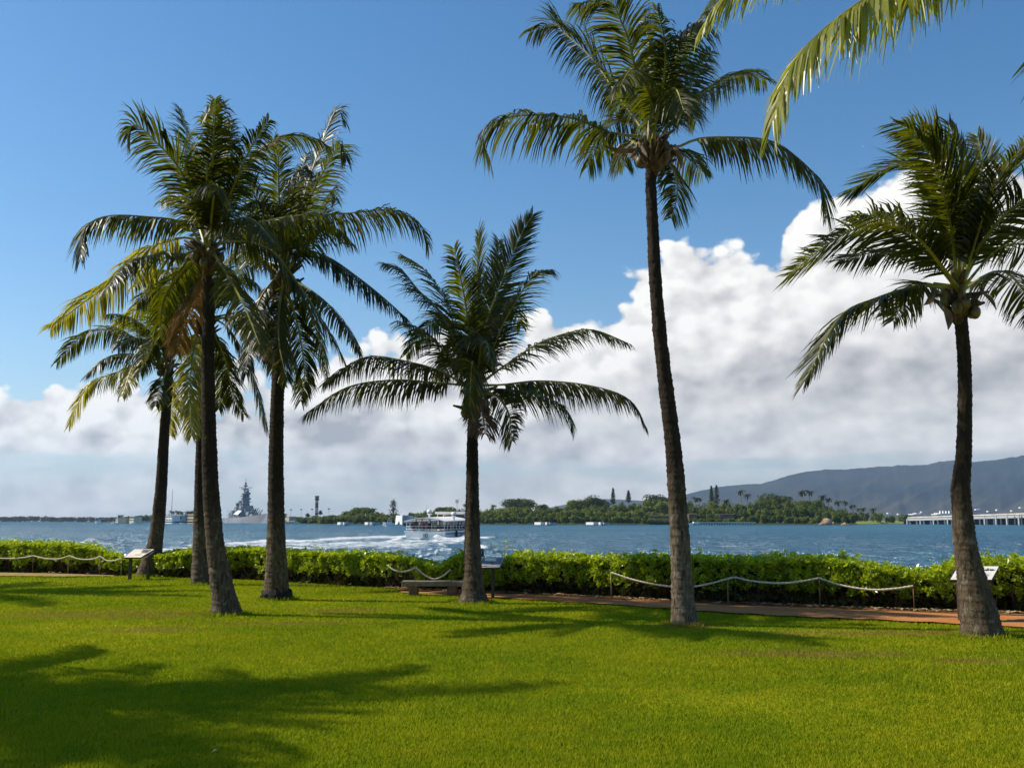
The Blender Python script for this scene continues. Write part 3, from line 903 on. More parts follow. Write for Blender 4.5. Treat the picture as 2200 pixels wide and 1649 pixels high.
palmC = palm('tall palm with thick front trunk and wide crown, foremost of the left group', (487, 1320),
  [(489, 1322, 68), (482, 1285, 52), (470, 1220, 42), (461, 1150, 37), (453, 1050, 34), (449, 930, 31), (447, 800, 28), (448, 680, 26), (448, 600, 24)], (448, 545),
  [{'p': [(448, 545), (398, 385), (330, 300), (288, 268), (272, 300)], 'tw': 60, 'l': .8}, {'p': [(448, 545), (425, 400), (404, 300), (386, 232)], 'tw': 20}, [(448, 545), (444, 380), (455, 290), (462, 213)],
   [(448, 545), (478, 400), (490, 320), (497, 258)],
   {'p': [(448, 545), (400, 482), (303, 465), (227, 465), (184, 490), (172, 562)], 'tw': 5, 'd': .75},
   {'p': [(448, 545), (400, 510), (330, 530), (280, 580), (200, 635), (108, 704)], 'tw': 10},
   [(448, 545), (400, 545), (342, 546), (273, 566), (228, 622)], [(448, 550), (395, 580), (352, 640), (342, 722)],
   {'p': [(448, 545), (500, 500), (612, 467), (748, 458), (850, 452), (905, 490), (921, 532)], 'tw': -8, 'd': .7},
   [(448, 545), (495, 420), (540, 340), (605, 294), (672, 297), (708, 318)], [(448, 545), (490, 430), (530, 335), (578, 256)],
   [(448, 545), (515, 518), (585, 540), (640, 610), (700, 700), (745, 785)], [(448, 550), (500, 610), (530, 670), (560, 745)],
   [(448, 545), (420, 470), (380, 420), (345, 430)], [(448, 545), (490, 480), (540, 470), (590, 520)], [(448, 550), (430, 620), (395, 680), (380, 760)]],
  L=4.1, seed=8, droop=0.55, nuts=7, fill=4, yel=(5,), brown=(15,), flare=0.04)
palmD = palm('palm with a black rotted trunk foot beside the thick front trunk', (594, 1288),
  [(594, 1290, 56), (594, 1262, 52), (594, 1210, 43), (593, 1130, 37), (593, 1000, 32), (596, 850, 28), (602, 720, 25), (606, 650, 22)], (612, 590),
  [[(612, 590), (600, 430), (598, 340), (588, 298)], {'p': [(612, 590), (650, 430), (690, 310), (722, 236), (742, 262)], 'd': .8}, {'p': [(612, 590), (665, 430), (705, 350), (732, 312), (744, 345)], 'd': .8},
   [(612, 590), (680, 480), (712, 410), (722, 430)], [(612, 590), (565, 460), (530, 390), (500, 360)], [(612, 590), (560, 555), (515, 580), (472, 645)],
   [(612, 590), (560, 640), (540, 720), (528, 805)], [(612, 590), (655, 650), (690, 740), (702, 812)],
   {'p': [(612, 590), (645, 540), (700, 550), (763, 591), (824, 639), (876, 686)], 'tw': -6, 'd': .7},
   [(612, 590), (585, 650), (575, 720), (584, 790)], [(612, 590), (690, 640), (745, 700), (775, 760)], [(612, 590), (640, 700), (654, 800), (646, 862)],
   [(612, 590), (680, 505), (725, 492), (760, 525)], [(612, 590), (570, 560), (530, 540), (490, 560)], [(612, 590), (600, 660), (600, 740), (618, 820)],
   [(612, 590), (640, 480), (640, 400), (660, 330)]],
  L=4.0, seed=13, droop=0.62, brown=(9,), nuts=7, fill=4, spathes=[(625, 505, 640, 535, 0.05)])
palmE = palm('short broad palm in the middle, between the tour boat and stone bench', (1016, 1295),
  [(1016, 1297, 70), (1016, 1275, 50), (1016, 1230, 40), (1015, 1160, 34), (1015, 1060, 27), (1015, 960, 24), (1017, 905, 22)], (1022, 848),
  [{'p': [(1022, 848), (1023, 709), (1025, 613), (1028, 493)], 'tw': 70}, {'p': [(1022, 848), (1040, 709), (1082, 595), (1117, 509), (1145, 460)], 'tw': 60, 'd': .25}, [(1022, 848), (1072, 716), (1117, 633), (1151, 588), (1186, 578)],
   [(1022, 848), (1045, 720), (1068, 600), (1072, 515)], [(1022, 848), (1002, 665), (989, 595), (975, 532)], [(1022, 848), (965, 668), (934, 606), (903, 571), (862, 546)],
   [(1022, 848), (950, 677), (899, 623), (865, 582), (828, 566)], [(1022, 848), (985, 720), (945, 680), (903, 720), (872, 762)], [(1022, 848), (960, 760), (905, 708), (854, 688)],
   {'p': [(1022, 848), (951, 799), (882, 778), (800, 765), (745, 788), (695, 824)], 'tw': 5, 'd': .6}, {'p': [(1022, 848), (944, 823), (847, 816), (744, 832), (657, 889)], 'tw': 3, 'd': .7},
   {'p': [(1022, 848), (1089, 782), (1158, 737), (1227, 713), (1279, 709), (1353, 738)], 'tw': 12, 'd': .45}, {'p': [(1022, 848), (1080, 826), (1158, 818), (1262, 827), (1348, 855), (1388, 916)], 'tw': -4, 'd': .65},
   {'p': [(1022, 848), (1089, 837), (1158, 848), (1215, 878), (1230, 920)], 's': -1}, {'p': [(1022, 848), (1060, 846), (1092, 885), (1100, 950)], 's': -1, 'tw': 50, 'd': .3},
   [(1022, 848), (1030, 700), (1090, 640), (1120, 700)], [(1022, 848), (1035, 880), (1042, 932)], [(1022, 848), (1000, 740), (960, 740), (945, 820)]],
  L=4.3, seed=21, droop=0.5, brown=(16,), nuts=9, fill=4, flare=0.16, spathes=[(1003, 880, 994, 905, 0.04), (1000, 872, 1004, 900, 0.03)])
palmF = palm('tallest palm with a slender curved trunk and rugged pale base right of centre', (1470, 1342),
  [(1471, 1344, 60), (1468, 1300, 50), (1464, 1220, 43), (1459, 1130, 40), (1450, 1000, 36), (1437, 880, 33), (1421, 750, 30), (1408, 600, 27), (1402, 480, 25), (1398, 372, 24)], (1402, 318),
  [{'p': [(1402, 318), (1309, 284), (1236, 255), (1145, 247), (1073, 258), (1040, 290), (1052, 345)], 'tw': 10, 'd': .65}, {'p': [(1402, 318), (1327, 204), (1273, 127), (1218, 76), (1189, 51), (1138, 68)], 'tw': 35, 'd': .6},
   {'p': [(1402, 318), (1356, 109), (1338, 55), (1308, 4), (1232, 10)], 'tw': 40, 'd': .6}, {'p': [(1402, 318), (1400, 180), (1393, 90), (1380, 28)], 'd': .7}, {'p': [(1402, 318), (1425, 180), (1428, 90), (1410, 12)], 'd': .7},
   {'p': [(1402, 318), (1451, 127), (1491, 58), (1530, 0), (1575, -30)], 'd': .7}, {'p': [(1402, 318), (1440, 250), (1480, 190), (1510, 135), (1528, 108)], 'd': .4, 's': 1},
   {'p': [(1402, 318), (1473, 225), (1538, 178), (1600, 156), (1646, 172)], 'tw': -10, 'd': .55}, {'p': [(1402, 318), (1447, 318), (1502, 298), (1582, 295), (1655, 302), (1709, 335), (1763, 393), (1776, 465)], 'tw': -3, 'd': .7, 'bare': .2},
   {'p': [(1402, 318), (1455, 325), (1485, 345), (1512, 372)], 's': 1}, {'p': [(1402, 318), (1440, 352), (1456, 410), (1442, 470)], 's': 1, 'd': .3}, {'p': [(1402, 318), (1350, 300), (1335, 325), (1342, 356)], 's': 1},
   {'p': [(1402, 318), (1395, 200), (1360, 150), (1330, 190)], 's': -1}, {'p': [(1402, 318), (1420, 220), (1450, 190), (1470, 240)], 's': -1}],
  L=3.95, seed=34, mat='bark_r', droop=0.7, nuts=3, fill=4, flare=0.03, sheaths=22, lmax=0.88,
  spathes=[(1375, 318, 1298, 313, 0.05), (1370, 310, 1352, 340, 0.035), (1420, 300, 1432, 355, 0.05), (1440, 312, 1464, 362, 0.05), (1392, 350, 1366, 358, 0.035)])
palmG = palm('windswept palm at the right edge with its trunk in front of a white exhibit panel', (2110, 1365),
  [(2112, 1367, 92), (2104, 1320, 76), (2090, 1250, 60), (2076, 1180, 48), (2068, 1110, 42), (2064, 1050, 39), (2070, 980, 32), (2073, 900, 30), (2072, 780, 28), (2064, 680, 27)], (2058, 622),
  [{'p': [(2058, 622), (1955, 509), (1879, 484), (1803, 509), (1691, 592)], 'tw': 25}, {'p': [(2058, 622), (2032, 484), (2006, 407), (1966, 361), (1905, 362), (1818, 418)], 'tw': 30},
   {'p': [(2058, 622), (2057, 458), (2027, 356), (1981, 290), (1920, 262)], 'tw': 40}, {'p': [(2058, 622), (2073, 433), (2060, 331), (2037, 262)], 'tw': 50}, {'p': [(2058, 622), (2123, 433), (2159, 367), (2190, 326), (2225, 300)], 'tw': 20},
   [(2058, 622), (2139, 484), (2200, 433), (2250, 425)], [(2058, 622), (2139, 540), (2200, 525), (2280, 560)], {'p': [(2058, 622), (2144, 582), (2200, 625), (2240, 705)], 'd': .5},
   {'p': [(2058, 622), (1976, 614), (1879, 642), (1803, 682), (1728, 820)], 'tw': 8, 'd': .55}, {'p': [(2058, 622), (1985, 608), (1950, 637), (1918, 690)], 's': 1}, {'p': [(2058, 622), (1981, 520), (1905, 470), (1835, 462)], 'tw': 20, 's': -1},
   [(2058, 622), (2090, 470), (2110, 360), (2100, 290)], [(2058, 622), (2040, 470), (2000, 340), (1950, 280)], {'p': [(2058, 622), (2000, 560), (1900, 540), (1800, 560)], 's': 1}],
  L=3.7, seed=55, droop=0.28, wind=(-0.20, 0, 0.08), nuts=6, fill=3, flare=0.02, lmax=0.80, sheaths=20,
  spathes=[(2025, 655, 2037, 708, 0.055), (2005, 620, 1985, 655, 0.05), (2105, 625, 2140, 665, 0.03)])
# palm outside the frame on the right, only its frond tips hang into view
gH = Vector((6.1, 9.2, 0))
def palm_near():
    rng = random.Random(77)
    root = empty('coconut_palm', gH, 'nearest palm, only its yellow green frond tips hang in at the top right corner', 'palm tree', 'coconut palms on the lawn')
    c = Vector((6.0, 9.1, 7.9))
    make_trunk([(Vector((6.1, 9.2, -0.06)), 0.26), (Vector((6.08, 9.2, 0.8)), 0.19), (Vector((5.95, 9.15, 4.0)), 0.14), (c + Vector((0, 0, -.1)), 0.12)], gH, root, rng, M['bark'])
    for k, (pts, Ys, dr, yl) in enumerate([
        ([(2200, -200), (2000, -85), (1865, -8), (1750, 80), (1688, 165), (1660, 262)], (8.6, 8.3, 8.1, 8.0, 8.0, 8.0), 0.95, 'frond_l'),
        ([(2150, -260), (1900, -230), (1740, -150), (1640, -75), (1555, -5), (1512, 55)], (8.9, 9.2, 9.6, 9.8, 10.0, 10.1), 0.6, 'frond_l'),
        ([(2430, -180), (2395, -110), (2335, 0), (2295, 110), (2262, 215)], (8.6, 8.3, 8.1, 8.0, 8.0), 0.6, 'frond_l')]):
        cur = [c] + [P(a, b, y) for (a, b), y in zip(pts, Ys)]
        make_frond('frond', cur, gH, root, rng, 'frond_l', 'rachis', dr, (.92, .86, .8)[k], Vector((0, 0, 0)), 1.6, 0.16, (8, 6, 4)[k], 0.020)
    for k in range(8):
        a = R((-20, 10, 40, -45, -70, -95, 0, -30)[k] + rng.uniform(-8, 8)); e0 = R(rng.uniform(15, 70)); Lf = 3.9; bend = R(rng.uniform(60, 90))
        p = c.copy(); cur = [p.copy()]
        for j in range(6):
            e = e0 - bend * ((j + 0.5) / 6) ** 1.3
            p = p + Vector((math.cos(a) * math.cos(e), math.sin(a) * math.cos(e), math.sin(e))) * Lf / 6; cur.append(p.copy())
        make_frond('frond', cur, gH, root, rng, 'frond', 'rachis', 0.55, 0.75, Vector((0, 0, 0)), 0.7)
    crown_bits(c, gH, root, rng, 14, 4, (), 0.13)
M['frond_l'] = leaf_mat('sunlit_yellow_green_leaflets', (0.13, 0.17, 0.018), (0.26, 0.25, 0.025), (0.50, 0.52, 0.03), 0.36, 0.42, 1.1, 0.5)  # lighter copy of the leaflets, sunlight put into the colour
palm_near()
# palms outside the frame on the left, whose crown shadows fall across the lawn
for (src, loc, rz, sc, lab) in ((palmF, (-12.5, 10.9, 0), 0.6, 1.0, 'palm left of the picture whose crown shadow lies on the near lawn'),
                                (palmE, (-19.0, 25.2, 0), 2.1, 1.30, 'palm left of the picture whose shadow reaches the far left lawn'),
                                (palmE, (-11.7, 11.0, 0), 1.3, 1.1, 'unseen second palm left of the picture, added to thicken the near shadow')):  # extra unseen palm, added to thicken the crown shadow
    o = copy_tree(src); o.location = loc; o.rotation_euler = (0, 0, rz); o.scale = (sc, sc, sc); o['label'] = lab
# rotted foot of the fourth palm
def rotten_foot():
    g = G(594, 1288); m = MB(); n = 40; vs = []; rows = 7
    for j in range(rows):
        t = j / (rows - 1)
        for k in range(n):
            a = 2 * math.pi * k / n
            r = 0.285 + 0.045 * math.sin(t * 3.1) + 0.06 * mnoise.noise(Vector((math.cos(a) * 3, math.sin(a) * 3, t * 4))) - (0.09 * t ** 4)
            z = -0.03 + t * (0.27 + 0.20 * mnoise.noise(Vector((math.cos(a) * 2.4, math.sin(a) * 2.4, 7))))
            vs.append((r * math.cos(a), r * math.sin(a), z))
    fs = [(j * n + k, j * n + (k + 1) % n, (j + 1) * n + (k + 1) % n, (j + 1) * n + k) for j in range(rows - 1) for k in range(n)]
    m.add(vs, fs, 0, True); o = m.build('root_collar', M['burnt'], palmD); o['label'] = 'black rotted collar around the foot of the trunk'
rotten_foot()

# ------------------------------------------------------------------ naupaka hedge
TOP_PX = [(-300, 1163), (0, 1163), (120, 1164), (200, 1170), (235, 1186), (270, 1196), (320, 1192), (345, 1187), (400, 1180), (540, 1174), (600, 1180), (700, 1186), (760, 1184), (800, 1190), (850, 1190),
          (890, 1198), (925, 1208), (945, 1214), (965, 1200), (985, 1188), (1010, 1184), (1030, 1200), (1062, 1212), (1085, 1197), (1120, 1186), (1200, 1190), (1250, 1192), (1300, 1194), (1400, 1192),
          (1500, 1190), (1540, 1196), (1600, 1196), (1640, 1198), (1700, 1193), (1780, 1194), (1835, 1197), (1860, 1206), (1900, 1213), (1950, 1220), (1990, 1224), (2030, 1216), (2055, 1202), (2120, 1198), (2200, 1199), (2500, 1202)]
DEPTH_H = 1.45
def hpos(px, s, z):
    """a spot of the hedge: px along it, s metres behind its front edge"""
    g = G(px, float(np.interp(px, [p[0] for p in HB_PX], [p[1] for p in HB_PX])))
    k = (g.y + s) / g.y
    return Vector((g.x * k, g.y + s, z))
def htop(px):
    g = hpos(px, 0.9, 0)
    ty = float(np.interp(px, [p[0] for p in TOP_PX], [p[1] for p in TOP_PX]))
    return P(px, ty, g.y).z - 0.05
def rosette(V, T, c, ax, size, nl, rng, tint):
    ax = ax.normalized(); u = ax.orthogonal().normalized(); w = ax.cross(u)
    for k in range(nl):
        a = 6.283 * (k + rng.random()) / nl
        e = rng.uniform(0.25, 1.15)
        d = ((u * math.cos(a) + w * math.sin(a)) * math.cos(e) + ax * math.sin(e)).normalized()
        sd = d.cross(ax)
        sd = sd.normalized() if sd.length > 1e-3 else u
        nr = sd.cross(d)
        L = size * rng.uniform(0.7, 1.15); wd = L * 0.27
        b = c + d * 0.01; m = c + d * L * 0.62 + nr * (-0.06 * L); t = c + d * L - nr * L * 0.14
        l = m + sd * wd + nr * 0.10 * L; r = m - sd * wd + nr * 0.10 * L
        V += [b, l, t, m]; V += [b, m, t, r]
        q = min(1, max(0, tint + rng.uniform(-0.42, 0.42))); T += [q, q]
def hedge(label, a, b, seed, dens=1.0):
    rng = random.Random(seed)
    A = hpos(a, 0, 0); B = hpos(b, 0, 0); Ln = (B - A).length
    mid = (A + B) / 2; mid.z = 0
    root = empty('naupaka_hedge', mid, label, 'hedge', 'hedge segments along the shore')
    V = []; T = []; V2 = []; T2 = []; st = MB()
    nfront = int(Ln * 210 * dens); ntop = int(Ln * 230 * dens); nin = int(Ln * 330 * dens)
    for i in range(nfront + ntop + nin):
        px = rng.uniform(a, b); H = max(0.35, htop(px))
        bulge = 0.16 * mnoise.noise(Vector((px * 0.022, 3.1, 0.5))) + 0.10 * mnoise.noise(Vector((px * 0.07, 1.1, 2.5)))
        if i < nfront:
            z = H * rng.uniform(0.0, 1.0) ** 0.75
            gap = mnoise.noise(Vector((px * 0.035, z * 3.0, 9.0)))
            if z < 0.42 * H and gap + (z / H) * 0.9 < 0.28: continue          # bare, twiggy foot
            s = 0.10 - bulge + 0.25 * (1 - math.sin(min(1, z / H) * 2.2)) + rng.uniform(-0.05, 0.14) + (0.18 if z < .3 * H else 0)
            ax = Vector((rng.uniform(-0.6, 0.6), -1.0, rng.uniform(0.2, 1.1)))
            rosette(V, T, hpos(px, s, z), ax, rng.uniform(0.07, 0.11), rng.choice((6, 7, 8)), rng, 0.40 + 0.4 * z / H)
        elif i < nfront + ntop:
            s = rng.uniform(0.0, DEPTH_H)
            z = H * (1 - 0.10 * abs(s - 0.75)) + 0.07 * mnoise.noise(Vector((px * 0.09, s * 3, 0))) + rng.uniform(-0.06, 0.03)
            if rng.random() < 0.06: z += rng.uniform(0.03, 0.12)
            ax = Vector((rng.uniform(-0.5, 0.5), rng.uniform(-0.5, 0.3), 1.0))
            rosette(V, T, hpos(px, s - bulge * 0.5, z), ax, rng.uniform(0.08, 0.125), rng.choice((6, 7, 8)), rng, 0.75)
        else:
            s = rng.uniform(0.30, 1.25); z = H * rng.uniform(0.0, 0.88)
            ax = Vector((rng.uniform(-1, 1), rng.uniform(-1, 1), rng.uniform(-.3, 1)))
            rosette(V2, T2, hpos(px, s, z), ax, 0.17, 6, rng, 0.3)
    for k in range(int(Ln * 9)):
        px = rng.uniform(a, b); H = max(.35, htop(px)); s = rng.uniform(0.15, 1.1); p = hpos(px, s, 0.0)
        q = p + Vector((rng.uniform(-.25, .25), rng.uniform(-.25, .15), H * 0.45)); r = q + Vector((rng.uniform(-.2, .2), rng.uniform(-.2, .2), H * 0.4))
        st.tube([p, q, r], [0.013, 0.010, 0.004], 5)
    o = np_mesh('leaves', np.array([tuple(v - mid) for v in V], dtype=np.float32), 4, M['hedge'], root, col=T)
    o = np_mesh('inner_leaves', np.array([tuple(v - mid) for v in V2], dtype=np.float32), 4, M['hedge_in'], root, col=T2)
    st.build('woody_stems', M['stem'], root, mid)
    return root
hedge('smooth clipped green hedge stretch at the far left edge, behind rope spans', -160, 238, 1, 0.9)
hedge('low hedge stretch around the small exhibit panel at the far left', 238, 345, 2)
hedge('long bright green hedge stretch between the left palms and the rope over the bench', 345, 830, 3)
hedge('thin ragged low hedge stretch behind the stone bench', 830, 1062, 4, 0.85)
hedge('dense tall hedge stretch starting beside the middle exhibit panel, ropes in front', 1062, 1850, 5)
hedge('lower hedge stretch right of the last white rope, dipping towards the shore', 1850, 2040, 6, 0.95)
hedge('hedge stretch at the right edge around the white exhibit panel', 2040, 2460, 7)

def sprig(label, pts, heads):
    g = hpos(pts[0][0], 0.9, 0); root = empty('weedy_shrub', (g.x, g.y, 0), label, 'plant')
    m = MB(); off = Vector((g.x, g.y, 0)); rng = random.Random(int(pts[0][0]))
    V = []; T = []
    for (bx, tx, ty) in heads:
        a = Vector((P(bx, 1200, g.y).x, g.y, 0.3)); t = P(tx, ty, g.y); mid_ = a.lerp(t, .5) + Vector((.04, 0, 0.03))
        m.tube([a, mid_, t], [0.008, 0.006, 0.004], 5)
        for k in range(9):
            c = t + Vector((rng.gauss(0, .06), rng.gauss(0, .05), rng.gauss(-0.02, .04)))
            rosette(V, T, c, Vector((rng.uniform(-1, 1), -.5, 1)), 0.05, 4, rng, 0.8)
    m.build('stems', M['stem'], root, off)
    np_mesh('leaves', np.array([tuple(v - off) for v in V], dtype=np.float32), 4, M['hedge'], root, col=T)
sprig('thin weedy shrub poking above the hedge right of the blue sign', [(1072, 1200)], [(1068, 1057, 1169), (1072, 1086, 1162), (1078, 1092, 1173), (1074, 1078, 1185)])
sprig('thin yellowish weed poking above the long hedge stretch right of the left palms', [(682, 1190)], [(680, 680, 1175), (690, 692, 1182), (700, 703, 1181)])

# ------------------------------------------------------------------ rope fences
def rope_fence(label, posts, spans, seed):
    rng = random.Random(seed)
    g0 = G(posts[0][0], posts[0][2]) if posts else G(spans[0][0][0], 1240)
    root = empty('rope_fence', (g0.x, g0.y, 0), label, 'rope fence', 'rope fences in front of the hedge'); off = Vector((g0.x, g0.y, 0))
    def depth(px):
        return float(np.interp(px, [p[0] for p in HB_PX], [G(*q).y for q in HB_PX])) - 0.12
    for (px, ty, by, dark) in posts:
        Y = depth(px); top = P(px, ty, Y); m = MB()
        m.tube([(top.x, Y, -0.05), (top.x, Y, top.z * .5), (top.x + rng.uniform(-.01, .01), Y, top.z)], 0.015 if not dark else 0.011, 8)
        m.ball((top.x, Y, top.z), 0.02, 0, 8, 5)
        m.build('post', M['post_d'] if dark else M['post'], root, off)
    for sp in spans:
        pts = [P(px, py, depth(px)) for px, py in sp]
        c, L = cr(pts, max(24, int(L_est(pts) / 0.02)))
        m = MB()
        # two twisted strands
        for ph in (0, math.pi):
            q = []
            for i, p in enumerate(c):
                a = ph + i * 0.02 / 0.075 * math.pi
                q.append(p + Vector((0, math.cos(a) * 0.009, math.sin(a) * 0.009)))
            m.tube(q, 0.0135, 6)
        m.build('rope', M['rope'], root, off)
def L_est(p): return sum((b - a).length for a, b in zip(p[:-1], p[1:]))
rope_fence('pale rope on posts before the long right hedge, three sagging spans',
           [(1313, 1229, 1283, 0), (1563, 1240, 1290, 0), (1760, 1242, 1300, 1), (1962, 1258, 1300, 1)],
           [[(1313, 1229), (1370, 1247), (1440, 1259), (1500, 1258), (1578, 1239)], [(1578, 1239), (1620, 1248), (1672, 1252), (1715, 1249), (1760, 1241)],
            [(1760, 1241), (1810, 1257), (1870, 1266), (1920, 1264), (1962, 1258)]], 1)
rope_fence('short pale rope with one post and two deep sags above the stone bench',
           [(893, 1218, 1252, 0)], [[(832, 1213), (845, 1223), (862, 1227), (878, 1225), (893, 1218)], [(893, 1218), (912, 1234), (932, 1243), (952, 1236), (968, 1223)]], 2)
rope_fence('pale rope on posts at the far left before the clipped hedge',
           [(0, 1196, 1226, 0), (72, 1193, 1230, 1), (148, 1194, 1231, 0), (215, 1194, 1232, 0), (262, 1198, 1236, 0)],
           [[(-60, 1192), (-20, 1197), (22, 1199), (50, 1197), (72, 1193)], [(72, 1193), (92, 1198), (112, 1200), (130, 1199), (148, 1193)],
            [(148, 1193), (165, 1199), (182, 1201), (200, 1200), (215, 1194)], [(215, 1194), (226, 1202), (236, 1204), (248, 1203), (262, 1198)]], 3)

# ------------------------------------------------------------------ exhibit panels
def quad(m, a, b, c, d, mi=0, th=0.03):
    n = (b - a).cross(d - a).normalized() * th
    vs = [a, b, c, d, a - n, b - n, c - n, d - n]
    m.add(vs, [(0, 1, 2, 3), (7, 6, 5, 4), (0, 4, 5, 1), (1, 5, 6, 2), (2, 6, 7, 3), (3, 7, 4, 0)], mi)
def panel(label, fl, fr, bl, br, Yf, dY, legs, art, mat):
    A = P(fl[0], fl[1], Yf); B = P(fr[0], fr[1], Yf); Cc = P(br[0], br[1], Yf + dY); D = P(bl[0], bl[1], Yf + dY)
    zc = (A.z + B.z) / 2; A.z = B.z = zc; zb = (Cc.z + D.z) / 2; Cc.z = D.z = zb
    off = Vector(((A.x + B.x) / 2, Yf, 0))
    root = empty('exhibit_panel', off, label, 'information panel', 'tilted exhibit panels along the hedge')
    m = MB(); quad(m, A, B, Cc, D, 0, 0.035); fr_ = m.build('panel_board', M['dark_metal'], root, off)
    n = (B - A).cross(D - A).normalized()
    def q(u, v, h=0.004): return A + (B - A) * u + (D - A) * v + ((Cc - D) - (B - A)) * u * v + n * h
    m = MB(); quad(m, q(.012, .02), q(.988, .02), q(.988, .98), q(.012, .98), 0, 0.003); m.build('panel_face', M[mat], root, off)
    for (nm, mt, polys, h) in art:
        m = MB()
        for (u0, v0, u1, v1) in polys:
            quad(m, q(u0, v0, h), q(u1, v0, h), q(u1, v1, h), q(u0, v1, h), 0, 0.002)
        m.build(nm, M[mt], root, off)
    for (px, w) in legs:
        t = P(px, fl[1], Yf + dY * 0.35); m = MB()
        m.box((t.x, t.y, zc * 0.5 + 0.02), (w, 0.09, zc + 0.1)); m.box((t.x, t.y + 0.05, (zc + zb) / 2 - 0.05), (w * 0.7, dY * 0.8, 0.04), rx=math.atan2(zb - zc, dY))
        m.build('leg', M['dark_metal'], root, off)
    return root, q, off
rng_s = random.Random(5)
def scrawl(q, off, root, u0, u1, v, amp, n, w, mat, seed):
    """a line of cursive strokes"""
    r = random.Random(seed); m = MB(); pts = []
    for i in range(n * 6):
        t = i / (n * 6 - 1); a = t * n * 2 * math.pi
        hgt = amp * (1.6 if r.random() < 0.10 else 0.8)
        pts.append(q(u0 + (u1 - u0) * t + 0.010 * math.cos(a), v + hgt * math.sin(a) * (0.6 + 0.4 * math.sin(a * 0.31)), 0.008))
    m.tube(pts, w, 5); m.build('heading', M[mat], root, off)
# right
rootR, qR, offR = panel('white exhibit panel with dark handwritten heading behind the windswept palm', (2040, 1244), (2131, 1246.5), (2058, 1214.5), (2147.5, 1216.5), 16.8, 0.55, [(2060, .07), (2117, .07)],
      [('text_block', 'sign_grey', [(0.60 + 0.0, 0.42 - 0.05 * k, 0.90 - 0.04 * (k % 3), 0.425 - 0.05 * k) for k in range(4)], 0.006),
       ('picture', 'sign_cream', [(0.08, 0.12, 0.30, 0.5)], 0.006)], 'sign_white')
scrawl(qR, offR, rootR, 0.60, 0.93, 0.70, 0.085, 9, 0.006, 'sign_dark', 3)
# middle
rootM, qM, offM = panel('cream exhibit panel with a dark photograph right of the middle palm trunk', (1003, 1219), (1074, 1219), (1012, 1196.5), (1084, 1196.5), 21.9, 0.62, [(1059, .07), (1012, .07)],
      [('photograph', 'sign_grey', [(0.36, 0.30, 0.97, 0.94)], 0.006), ('picture', 'sign_cream', [(0.45, 0.62, 0.78, 0.90)], 0.008), ('picture', 'sign_white', [(0.74, 0.60, 0.80, 0.68)], 0.010),
       ('caption', 'sign_grey', [(0.42, 0.08, 0.60, 0.13), (0.42, 0.16, 0.56, 0.19)], 0.006)], 'sign_cream')
rootL, qL_, offL = panel('weathered exhibit panel with a pale photograph left of the leftmost palm', (265, 1196.5), (302, 1198), (289, 1178.5), (332, 1179.5), 29.0, 0.75, [(281, .07), (320, .07)],
      [('photograph', 'sign_grey', [(0.50, 0.52, 0.93, 0.92)], 0.006), ('picture', 'sign_white', [(0.36, 0.42, 0.60, 0.70)], 0.008), ('caption', 'sign_grey', [(0.45, 0.28, 0.80, 0.33)], 0.006)], 'sign_cream')

def small_sign(label, x0, y0, x1, y1, Y, text):
    a = P(x0, y0, Y); b = P(x1, y1, Y); cx = (a.x + b.x) / 2; cz = (a.z + b.z) / 2; w = b.x - a.x; h = a.z - b.z
    off = Vector((cx, Y, 0)); root = empty('blue_sign', off, label, 'sign')
    m = MB(); m.box((cx, Y + 0.02, cz), (w + 0.05, 0.02, h + 0.05)); m.build('sign_frame', M['white'], root, off)
    m = MB(); m.box((cx, Y, cz), (w, 0.014, h)); m.build('sign_face', M['sign_blue'], root, off)
    m = MB(); m.tube([(cx + w * .5, Y + 0.06, -0.5), (cx + w * .5, Y + 0.06, cz + h / 2)], 0.018, 8); m.tube([(cx - w * .5, Y + 0.06, -0.5), (cx - w * .5, Y + 0.06, cz + h / 2)], 0.018, 8)
    m.build('sign_post', M['white'], root, off)
    m = MB()
    if text:
        m.box((cx + w * .12, Y - 0.010, cz + h * 0.36), (w * 0.5, 0.004, h * 0.07))
        for dx in (0.10, 0.26):          # two pale figures as in the photograph
            m.box((cx + w * dx, Y - 0.010, cz - h * 0.02), (w * 0.075, 0.004, h * 0.30))
        m.box((cx + w * .18, Y - 0.010, cz + h * 0.12), (w * 0.22, 0.004, h * 0.06))
    else:
        m.box((cx, Y - 0.010, cz + h * 0.1), (w * 0.5, 0.004, h * 0.12)); m.box((cx, Y - 0.010, cz - h * 0.2), (w * 0.4, 0.004, h * 0.10))
    m.build('sign_marks', M['white'], root, off)
small_sign('blue sign with pale figures in a white frame, seen past the middle palm trunk', 1020, 1179, 1039, 1194, 25.2, True)
small_sign('small dark blue sign in a thin frame right of the leftmost palm trunk', 333, 1171, 347, 1182, 31.5, False)

